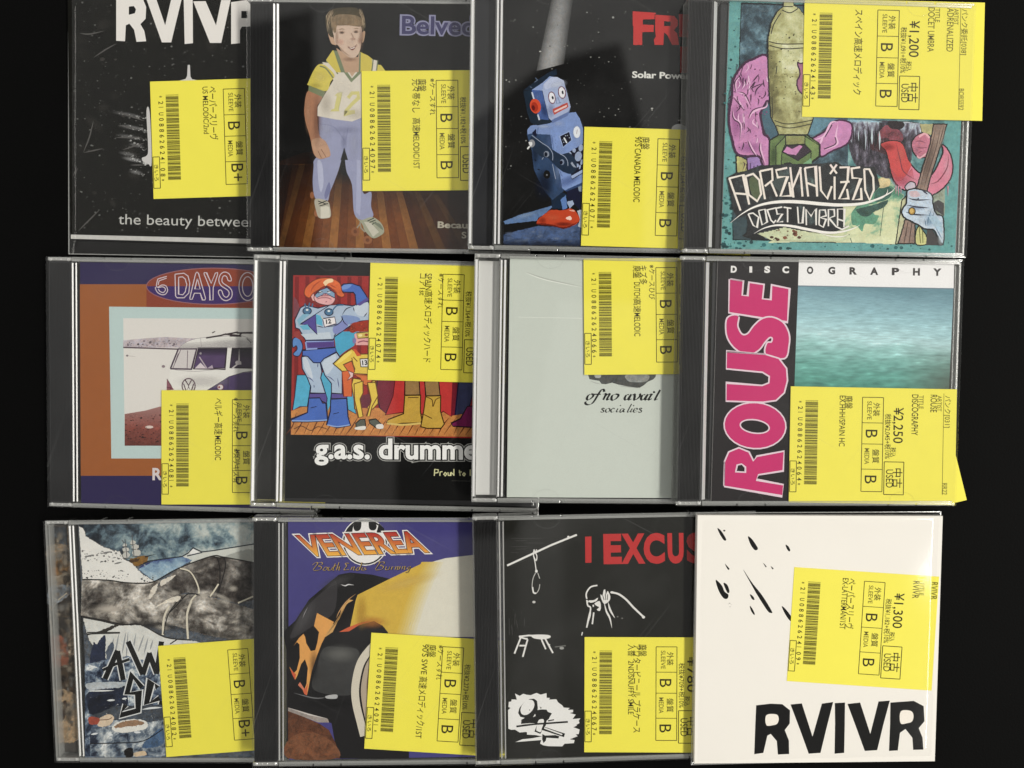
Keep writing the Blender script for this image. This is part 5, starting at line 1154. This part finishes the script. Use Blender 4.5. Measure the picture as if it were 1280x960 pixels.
A.airbrush(250, 1090, 420, 60, (44, 40, 38), .75, 4); A.airbrush(-200, 930, 260, 60, (206, 196, 182), .6); A.airbrush(900, 1180, 360, 60, (54, 50, 46), .6, 12)
A.poly('340,640 480,590 400,660 330,700', (216, 208, 194), .2, sm=True); A.poly('280,910 420,820 520,800 500,850 380,870', (224, 216, 200), .25, sm=True); A.poly('205,832 240,720 300,680 270,770', (220, 212, 198), .2, sm=True)
A.strokes('-455,635 -200,642 0,668 240,662 490,530 830,404 960,412 1260,466|860,405 905,450 920,640 880,820|960,415 975,500 930,680 890,800|-470,1000 -250,1042 -60,1082 100,1096|720,792 600,780 480,900 420,960', 7, (40, 38, 38), sm=True)
for _ in range(150):
    x = R.uniform(-440, 1230); y = 700 + R.uniform(0, 330) + max(0, x) * .12
    if 700 < x and y < 850: continue
    A.stroke([(x, y), (x + R.uniform(14, 60), y + R.uniform(-6, 14))], R.uniform(3, 6), R.choice([(70, 64, 60), (92, 84, 78), (206, 198, 184)]), taper=2)
for _ in range(40):
    A.airbrush(R.uniform(-440, 1200), R.uniform(720, 1150), R.uniform(30, 110), R.uniform(16, 44), R.choice([(58, 52, 48), (206, 198, 184), (78, 70, 64)]), R.uniform(.25, .6), R.uniform(-20, 25))
A.strokes('520,525 610,550 670,630 705,720 710,775|680,790 630,850 600,960|905,680 860,750 820,805|1100,870 1250,805', 9, (216, 208, 186), sm=True); A.strokes('520,535 610,562 662,636 696,720', 4, (60, 54, 48), sm=True)
A.view(90, 750, 8)
A.poly('110,175 480,255 680,250 930,375 1190,405 1290,425 1290,700 850,640 600,600 300,580 170,400', (212, 212, 206), 0.16)
A.strokes('540,600 560,320|600,560 640,330|660,520 720,350|500,540 540,320|720,540 760,380|780,500 810,400|420,600 470,330|380,520 420,380', 16, (150, 154, 156), sm=True, taper=2)
A.poly('180,600 215,430 250,440 300,370 335,380 320,640 200,660', (46, 52, 72), 0.5, sm=True); A.poly('340,520 400,420 420,480 370,640', (86, 96, 112), .4, sm=True)
A.poly('130,640 340,600 560,560 860,640 900,960 900,1600 130,1600', (104, 118, 138), 0.65)
A.paint('130,650 340,610 560,570 860,640 900,960 900,1560 130,1560', WASH([(0, (30, 36, 50)), (.3, (60, 72, 92)), (.5, (96, 112, 132)), (.7, (136, 150, 164)), (.88, (184, 192, 196)), (1, (222, 224, 222))], .46, .0075, 12, 0, 0, .95), 7, 0.2, edge=8); A.poly('160,830 500,820 540,850 330,920 170,900', (176, 182, 186), .3, sm=True); A.poly('170,920 500,880 560,960 520,1130 330,1100 170,1060', (42, 48, 64), 0.8, sm=True)
A.strokes('110,175 300,210 480,250 680,245 930,372 1190,402|150,325 480,325|150,350 330,300 500,235|150,340 480,330|980,440 1050,395', 7, (52, 50, 48), sm=True); A.strokes('970,60 920,180 908,350|1195,10 1150,150 1160,390', 12, (214, 206, 186), sm=True); A.strokes('1050,20 960,150 915,340', 5, (40, 40, 40), sm=True); A.strokes('160,912 300,908 420,905|160,650 260,680', 8, (226, 228, 226), sm=True, taper=2)
A.poly('250,320 480,225 500,240 300,340', (58, 54, 50), .3)
A.view(60, 840, 8)
A.paint('420,560 700,545 1180,480 1180,842 420,846', WASH([(0, (40, 46, 60)), (.35, (90, 104, 120)), (.6, (136, 146, 154)), (.85, (186, 192, 194)), (1, (220, 222, 220))], .5, .008, 15, 0, 0, .9), 7, 0.2, edge=8)
A.poly('420,440 640,340 1150,330 1150,480 1000,500 660,480 480,520', (70, 76, 84), 0.8); A.poly('420,270 640,220 660,330 480,420 410,400', (34, 38, 50), 0.8, sm=True)
A.poly('940,740 1050,620 1150,560 1150,720 1000,760', (74, 100, 132), .5, sm=True); A.poly('760,780 840,760 850,840 780,850', (34, 32, 32), .5, sm=True); A.poly('860,810 960,790 980,830 880,845', (206, 182, 150), .3, sm=True)
A.stroke('420,715 700,710 950,690 1150,570', 6, (34, 34, 38), sm=True)
A.poly('640,545 700,500 820,474 950,480 1000,528 960,572 820,602 720,606 650,580', (222, 220, 212), 0.1, sm=True); A.poly('660,548 740,500 860,480 955,500 940,530 800,545 700,560', (150, 118, 90), 0.4, sm=True)
A.poly('505,470 600,424 650,440 655,480 600,540 500,540', (212, 190, 162), 0.2, sm=True); A.poly('410,450 510,462 495,520 415,515', (160, 74, 56), 0.4, sm=True); A.strokes('520,480 600,475 640,455', 5, (120, 90, 70), sm=True); A.dots(60, 420, 250, 1140, 700, 2, 10, (214, 218, 220), R)
A.strokes('590,285 670,280|740,270 790,262|430,625 500,612|600,625 650,630|860,605 930,602|940,375 1040,360 1140,355', 12, (216, 220, 222), sm=True, taper=2)
A.begin('title_lettering')
HL = (214, 216, 216); K = (16, 16, 17)
SC = ['940,155 838,32 790,215 905,205 900,385 725,432 775,330', '1095,160 1030,88 985,318 1115,262', '1130,330 1140,290']
AW = ['455,505 330,790', '455,510 512,800', '310,700 440,640 575,592', '560,415 708,745', '708,745 778,530', '770,530 848,735', '845,740 895,415']
for w, c in ((74, HL), (52, K)):
    A.view(90, 750, 8)
    for i, l in enumerate(AW): A.stroke(l, w * (0.55 if i == 2 else 1), c, taper=0)
    A.view(60, 840, 8)
    for l in SC: A.stroke(l, w * 0.95, c)
A.end()
price_label('yellow price label in the watercolour case, tilted to the left', fr, (197.5, 807.5), (208, 946.3), '21U0886262408 2'.replace(' ', ''), [], media='B+', z=8.95, used=False)

# ---------------------------------------------------------------- row three, second: flamed car
root, fr = make_case('CD case with a flame painted black fender and a yellow car body', -8.10, -148.70, -.64, 142.1, 127.4, 5.2, ridge='dull', strip_in=0.6)
o, A = booklet(root, fr, (360, 648), (361.5, 949.5), -4)
A.begin('cover_picture'); fill_sheet(A, (72, 68, 128), 0.06); 
A.view(355, 640, 6.4)
A.poly('-10,960 90,870 200,700 330,590 440,500 530,484 700,500 850,535 1000,700 1000,1972 430,1972 380,1690 250,1640 30,1566 20,1100', (36, 35, 36), 0.12)
A.poly('50,990 130,830 220,720 330,620 420,560 400,800 250,900 90,1000', (58, 56, 58), 0.15, sm=True)
A.poly('1180,400 1290,370 1500,345 1720,330 1720,1000 975,1000', (216, 212, 196), 0.04); A.poly('590,662 835,540 1085,420 1200,395 1120,560 1060,720 1000,850 975,1000 800,1000 520,960 575,700', (208, 172, 50), 0.08)
for i in range(9):
    k = i / 8; c = tuple((208 + 8 * k, 172 + 40 * k, 50 + 146 * k)); x = 22 * i - 90
    A.poly([(1190 + x, 400), (1214 + x, 398), (1140 + x, 560), (1080 + x, 720), (1010 + x, 900), (985 + x, 1000), (960 + x, 1000), (1036 + x, 750), (1110 + x, 560)], c)
A.poly('1660,420 1720,400 1720,700 1670,640', (60, 50, 44), 0.3, sm=True)
A.poly('490,960 610,900 720,872 790,910 830,960 850,1100 400,1100', (38, 37, 38), 0.1)
A.poly('560,706 500,740 440,850 390,960 330,1000 310,960 440,860 460,770 520,700', (206, 158, 90), .1)
A.poly('440,960 520,920 620,880 700,872 600,905 520,955', (206, 92, 52), 0.1); A.stroke('575,655 500,715 440,800 420,850', 8, (196, 150, 96), sm=True, taper=2)
A.poly('565,700 540,800 520,905 470,940 400,950 440,860 510,730', (34, 30, 32))
A.airbrush(160, 850, 70, 220, (96, 94, 96), .5, 30); A.airbrush(420, 560, 180, 60, (84, 82, 84), .45, -20); A.airbrush(1000, 560, 300, 60, (226, 196, 92), .5, -16); A.airbrush(700, 880, 160, 60, (196, 120, 40), .5); A.airbrush(620, 800, 60, 160, (190, 148, 38), .5)
A.strokes('455,580 490,590 515,580 560,585', 10, (206, 204, 206), sm=True, taper=2); A.strokes('190,760 165,810 150,850', 5, (150, 146, 150), taper=2)
A.view(355, 780, 8)
FL = [('370,-130 470,-60 500,0 422,90 370,200 322,330 272,480 245,640 228,712 205,700 185,650 150,590 205,650 225,600 238,440 210,352 172,400 132,520 110,558 85,510 52,425 100,490 125,460 158,340 155,205 128,180 95,222 150,140 195,98 212,130 222,190 268,270 312,262 350,130', (222, 158, 78))]
A.poly('330,-110 500,-20 430,90 375,200 325,330 275,480 245,640 228,714 203,700 180,640 205,650 225,600 238,440 210,352 172,400 132,520 110,558 85,510 52,425 100,490 128,460 158,340 155,205 128,180 95,222 150,140 195,98 212,130 222,190 268,270 312,262 335,180 350,80 300,20', (220, 156, 76), 0.08)
A.poly('228,714 203,700 190,660 215,640 240,590', (206, 96, 60)); A.poly('110,558 85,510 60,440 100,490 120,500', (204, 84, 52)); A.poly('140,610 160,580 205,650 190,660', (206, 120, 90))
A.poly('400,240 560,230 740,260 740,420 700,700 300,660 330,420', (62, 62, 62), 0.2, sm=True); A.airbrush(560, 300, 220, 110, (120, 120, 116), .55); A.airbrush(480, 800, 320, 70, (16, 16, 18), .7); A.airbrush(300, 420, 60, 200, (40, 40, 42), .5)
A.poly('420,720 525,705 525,745 430,745', (176, 176, 176), .1, sm=True); A.stroke('100,690 300,740 420,735', 12, (110, 110, 112), sm=True, taper=2)
A.poly('40,868 200,930 360,1000 450,1060 520,1200 560,1345 40,1345', (98, 62, 44), 0.6); A.poly('42,1160 250,1080 470,1170 540,1340 42,1342', (118, 76, 52), 0.6, sm=True)
A.poly('40,835 130,860 300,910 440,950 450,985 340,985 200,930 40,870', (150, 140, 134), 0.3); A.stroke('50,840 250,905 430,945', 12, (206, 200, 194), taper=2)
A.stroke('900,210 800,330 745,450 712,640 722,800 765,980 800,1120', 78, (206, 198, 180), sm=True); A.stroke('890,340 835,450 800,640 812,800 850,980', 60, (176, 160, 140), sm=True); A.stroke('870,450 850,640 870,900', 50, (130, 104, 88), sm=True)
A.begin('emblem').view(355, 640, 6.4)
A.ell(648, 240, 184, 190, (228, 226, 224)); A.ring(648, 240, 170, 176, 12, (26, 24, 30)); A.ell(648, 240, 165, 170, (230, 228, 226))
A.poly('490,165 530,110 560,80 545,165', (30, 28, 34)); A.poly('740,165 760,90 800,130 812,165', (30, 28, 34)); A.poly('555,110 572,82 615,68 616,125 596,150 566,148', (28, 26, 30), sm=True); A.poly('680,125 682,68 725,84 742,112 730,142 700,146', (28, 26, 30), sm=True)
A.begin('title_lettering').view(355, 640, 6.4)
gr = lambda u, v: tuple(c0 + (c1 - c0) * min(max((v - 165) / 185, 0), 1) for c0, c1 in zip((176, 44, 40), (240, 180, 50)))
for bo, c in ((0.085, (232, 226, 222)), (0.046, (52, 34, 34)), (0.024, gr)):
    A.text('VENEREA', 196, 350, 160, c, L=955, bold=bo, shear=-0.56, ang=-1.9)
A.begin('caption_lettering')
SCR = '232,462 270,410 250,405 228,425|262,412 300,402 305,418 275,432 300,440 285,462 235,468|330,440 312,462 335,464 348,444 332,440|362,440 352,464 378,462 388,440 378,464|410,412 392,464 408,462|396,432 420,430|440,402 418,466|424,450 444,438 438,464 450,462|520,410 490,410 500,432 480,462 520,460|545,438 535,464|540,448 562,438 556,464 568,462|596,438 576,462 598,464 606,440|624,402 602,464|632,440 620,462 640,464|662,440 644,448 656,460 636,466|730,458 766,402 745,400 722,420|756,406 796,398 800,412 770,426 796,436 780,458 732,464|820,436 812,460 836,458 846,436 838,460|866,436 858,460|862,446 884,436|896,436 888,460 |890,446 912,436 906,460 918,458|930,434 922,458|936,412 938,410|950,434 942,458|946,444 968,434 962,458 974,456|1004,434 984,450 1000,456 1012,434 990,478 970,480'
for dx, c, w in ((4, (22, 20, 26), 9), (0, (184, 152, 86), 7)):
    for l in SCR.split('|'): A.stroke([(x + dx, y + dx) for x, y in P(l)], w, c, sm=True, nib=-25)
A.end()
price_label('yellow price label in the flame painted car case', fr, (464.2, 790.8), (455.3, 935.8), '21U08862624091',
    [('廃盤', 386, 56, 42, 82), ("90'S SWE", 346, 56, 38, 200), ('高速メロディック', 340, 272, 42, 325), ('/1ST', 336, 602, 38, 80), ('※ケースすれ', 450, 55, 32, 230)], taxed='税抜¥2,273+税10%')

# ---------------------------------------------------------------- row three, third: black and white drawing
root, fr = make_case('CD case with a black cover, white ink drawings and red capital lettering', 103.54, -143.14, .60, 142, 125.5, 5.2, ridge='dull', strip_in=0.8)
o, A = booklet(root, fr, (630, 647.5), (631.5, 948.5), -4)
WK = (226, 224, 220)
A.begin('cover_picture'); fill_sheet(A, (40, 40, 37), 0.06); A.view(630, 660, 7.111)
A.stroke('28,334 260,226 420,152 648,60', 17, WK); A.stroke('50,345 190,285', 5, (120, 120, 116), taper=2); A.ell(572, 80, 10, 12, WK)
A.strokes('62,92 330,92|100,112 200,112|190,132 350,134|62,166 200,164|100,188 190,186|60,218 130,216', 6, (120, 120, 116), taper=2)
A.strokes('268,190 262,235 275,300 286,380|290,190 280,215|262,250 285,290 292,250 270,200', 9, WK, sm=True, taper=0); A.ell(288, 384, 12, 14, WK)
A.strokes('280,400 258,450 250,520 262,575 285,582 310,545 318,500|300,400 318,450', 7, (190, 188, 184), sm=True); A.strokes('254,525 262,572 285,580', 13, WK, sm=True); A.ell(266, 658, 14, 11, (200, 198, 194))
A.strokes('830,510 770,525 732,580 736,630|736,640 745,690 770,720 735,885|798,750 785,855', 13, WK, sm=True); A.poly('752,645 800,640 835,620 820,650 770,665', WK, sm=True); A.poly('805,670 850,650 862,705 850,738 825,725 845,705 820,690', WK, sm=True); A.poly('785,685 800,680 800,700 790,702', WK); A.strokes('735,640 750,660', 10, WK)
A.strokes('770,720 760,780 730,888', 20, WK, sm=True, taper=2)
A.poly('858,590 875,600 885,555 900,548 905,590 920,560 935,580 945,610 938,645 905,672 885,670 865,630', WK, sm=True); A.strokes('878,600 890,640|900,585 905,640|922,590 918,640', 6, (50, 50, 46))
A.strokes('890,660 910,740 940,800 960,890|925,660 945,730 985,800', 17, WK, sm=True, taper=2)
A.stroke('952,572 1020,588 1090,640 1150,705 1245,795', 17, WK, sm=True); A.ell(960, 572, 16, 10, WK); A.ell(1240, 792, 14, 12, WK); A.ell(1010, 788, 7, 6, (120, 120, 116)); A.ell(1050, 802, 9, 6, (110, 110, 106)); A.stroke('690,955 698,925', 9, WK)
A.strokes('45,800 48,950|68,860 75,950|100,760 95,860|110,820 122,890|180,800 182,870|150,740 160,760', 8, (130, 130, 126), taper=2)
A.view(575, 630, 2.909)
A.strokes('214,482 250,478 324,482|216,484 240,490 246,490', 6, WK); A.poly('262,476 320,476 328,486 300,492 268,488', WK, sm=True); A.strokes('220,488 198,544|246,492 228,556|238,515 216,515|296,492 312,528|310,490 338,542', 6, WK); A.strokes('318,510 328,512', 4, WK); A.ell(370, 524, 8, 5, (160, 160, 156)); A.strokes('345,520 385,515', 4, (110, 110, 106))
A.dots(50, 165, 360, 260, 560, .6, 2, (110, 110, 106), R)
A.view(625, 850, 10.667)
A.poly('112,650 108,400 140,372 112,360 118,292 150,286 155,258 225,262 200,180 262,212 312,182 350,196 410,202 445,188 490,172 540,196 620,175 622,238 665,238 655,262 752,256 772,296 830,338 850,368 930,372 905,398 975,396 975,428 930,440 1010,462 968,520 1075,512 1050,540 1060,575 1015,600 1030,605 978,630 1062,660 1050,720 1010,725 1035,750 930,790 995,802 985,842 860,850 830,885 640,882 575,870 535,848 550,800 205,828 300,790 420,778 560,752 480,735 360,728 350,692 262,700 200,662 150,664', (228, 227, 224))
A.poly('360,695 360,730 440,735 560,750 420,770 240,790 180,740 200,668 260,702', (38, 38, 35), .1)
IK = (34, 34, 32)
A.poly('242,440 260,370 320,300 400,252 455,250 495,280 505,380 500,400 560,392 620,395 640,425 692,445 665,490 650,520 620,545 610,610 575,640 540,718 460,688 500,580 400,575 280,585 285,530 330,505 270,490', IK, sm=False)
A.ell(366, 365, 116, 76, (228, 227, 224), -52); A.poly('468,450 475,480 440,495', (228, 227, 224)); A.poly('510,545 560,520 585,535 580,580 545,690 485,672', (228, 227, 224), sm=True); A.poly('470,670 540,700 530,716 462,688', IK)
A.stroke('218,620 460,588 600,580 905,558', 24, IK); A.stroke('640,545 720,530', 16, IK); A.stroke('460,580 330,590 240,605', 5, (180, 180, 178))
A.stroke('560,640 860,738', 50, IK); A.stroke('590,640 830,728', 18, (226, 225, 222)); A.stroke('600,632 860,720', 5, IK)
A.poly('565,720 600,740 740,735 790,750 780,780 620,770 610,810 580,840 562,790', IK); A.stroke('240,822 400,800 560,772', 14, (226, 225, 222), taper=2); A.poly('640,690 720,720 640,740 570,700', (226, 225, 222))
A.strokes('530,360 550,370 540,385', 8, IK); A.ell(395, 400, 5, 8, IK)
A.begin('title_lettering').view(575, 630, 2.909)
A.poly('455,119 478,118 478,213 456,214', (192, 48, 48))
for ch, x0, x1, y in (('E', 529, 582, 212), ('X', 597, 664, 211), ('C', 674, 740, 210), ('U', 760, 810, 209), ('S', 832, 886, 208), ('E', 906, 958, 207)): A.text(ch, x0, y, 96, (192, 48, 48), L=x1 - x0, bold=0.05, ang=-1)
A.end()
price_label('yellow price label in the black cover case with the ink drawings', fr, (730.8, 796.3), (730.3, 940.3), '21U08862624067',
    [('廃盤', 366, 48, 42, 80), ('アウタービニール プラケース', 330, 50, 40, 590), ('入替', 294, 48, 40, 80), ('2ND/SNUFFY SMILE', 294, 158, 36, 360)], price='¥780', taxed='税抜¥709+税10%')

# ---------------------------------------------------------------- row three, right: white card sleeve
root, fr = make_sleeve('white card sleeve in a clear bag, black blots and big black capitals', 197.18, -145.22, -.47, 126.0, 127.8, 6.2, 4.4)
pts = [fr.at(*p, 3.9) for p in ((872, 644), (1178.5, 645), (1168.5, 951.5), (868, 954.5))]
o = solid_sheet('card_cover', [(p.x, p.y) for p in pts], 3.9, 3.0, mat('white_card', (0.80, 0.768, 0.712), 0.55, 0.25, bump=0.1, bscale=500, vary=0.02, vscale=40), root)
A = Art(fr, 3.906, o).view(850, 630, 2.909)
A.begin('ink_blots')
for p in ('136,88 150,98 168,128 160,132 146,112', '247,118 262,128 282,158 280,167 270,166 256,146', '384,148 394,154 401,168 396,172 388,162', '163,217 172,226 180,236 174,238', '302,214 314,226 312,230', '330,226 340,234 336,237',
          '230,238 262,286 300,334 334,390 330,396 318,388 284,336 250,276', '130,276 152,296 162,318 176,330 172,344 158,342 140,314', '158,288 172,294 180,318 172,322', '254,328 266,336 271,348 262,346', '254,370 264,382 272,400 268,402 258,388', '370,372 384,382 406,412 404,426 394,418 380,396'):
    A.poly(p, (24, 21, 20), sm=True)
A.dots(5, 170, 355, 200, 378, 1, 2, (40, 36, 34), R); A.ell(161, 97, 4, 3, (30, 27, 25))
A.begin('title_lettering')
for p in ('277,732 330,726 372,728 400,750 399,798 381,822 396,860 397,909 356,911 352,862 330,836 318,842 303,905 270,910 274,800', '402,729 443,725 482,846 516,726 557,720 534,810 511,905 468,908 440,830',
          '563,724 600,722 599,810 597,905 562,908 564,800', '609,727 655,722 692,836 722,718 763,715 740,800 717,895 672,898 640,810', '765,722 850,716 886,735 889,790 868,815 882,850 885,893 848,894 845,850 820,818 800,832 792,896 760,898 764,800'):
    A.poly(p, (26, 21, 20), 0.1)
CW = (238, 230, 218)
A.poly('314,768 350,765 359,780 354,798 340,804 314,804', CW, sm=True); A.poly('803,754 838,752 849,768 844,790 826,797 802,797', CW, sm=True)
A.end()
price_label('yellow price label on the white card sleeve with the black blots', fr, (993, 708.9), (983.6, 851.3), '21U0886262410 9'.replace(' ', ''),
    [('ペーパースリーヴ', 372, 52, 44, 340), ('EX-LATTERMAN/1ST', 333, 52, 38, 345)], z=4.05, width=982, price='¥1,300', taxed='税抜¥1,182+税10%', title=('RVIVR', 118), artist=('RVIVR', 118))
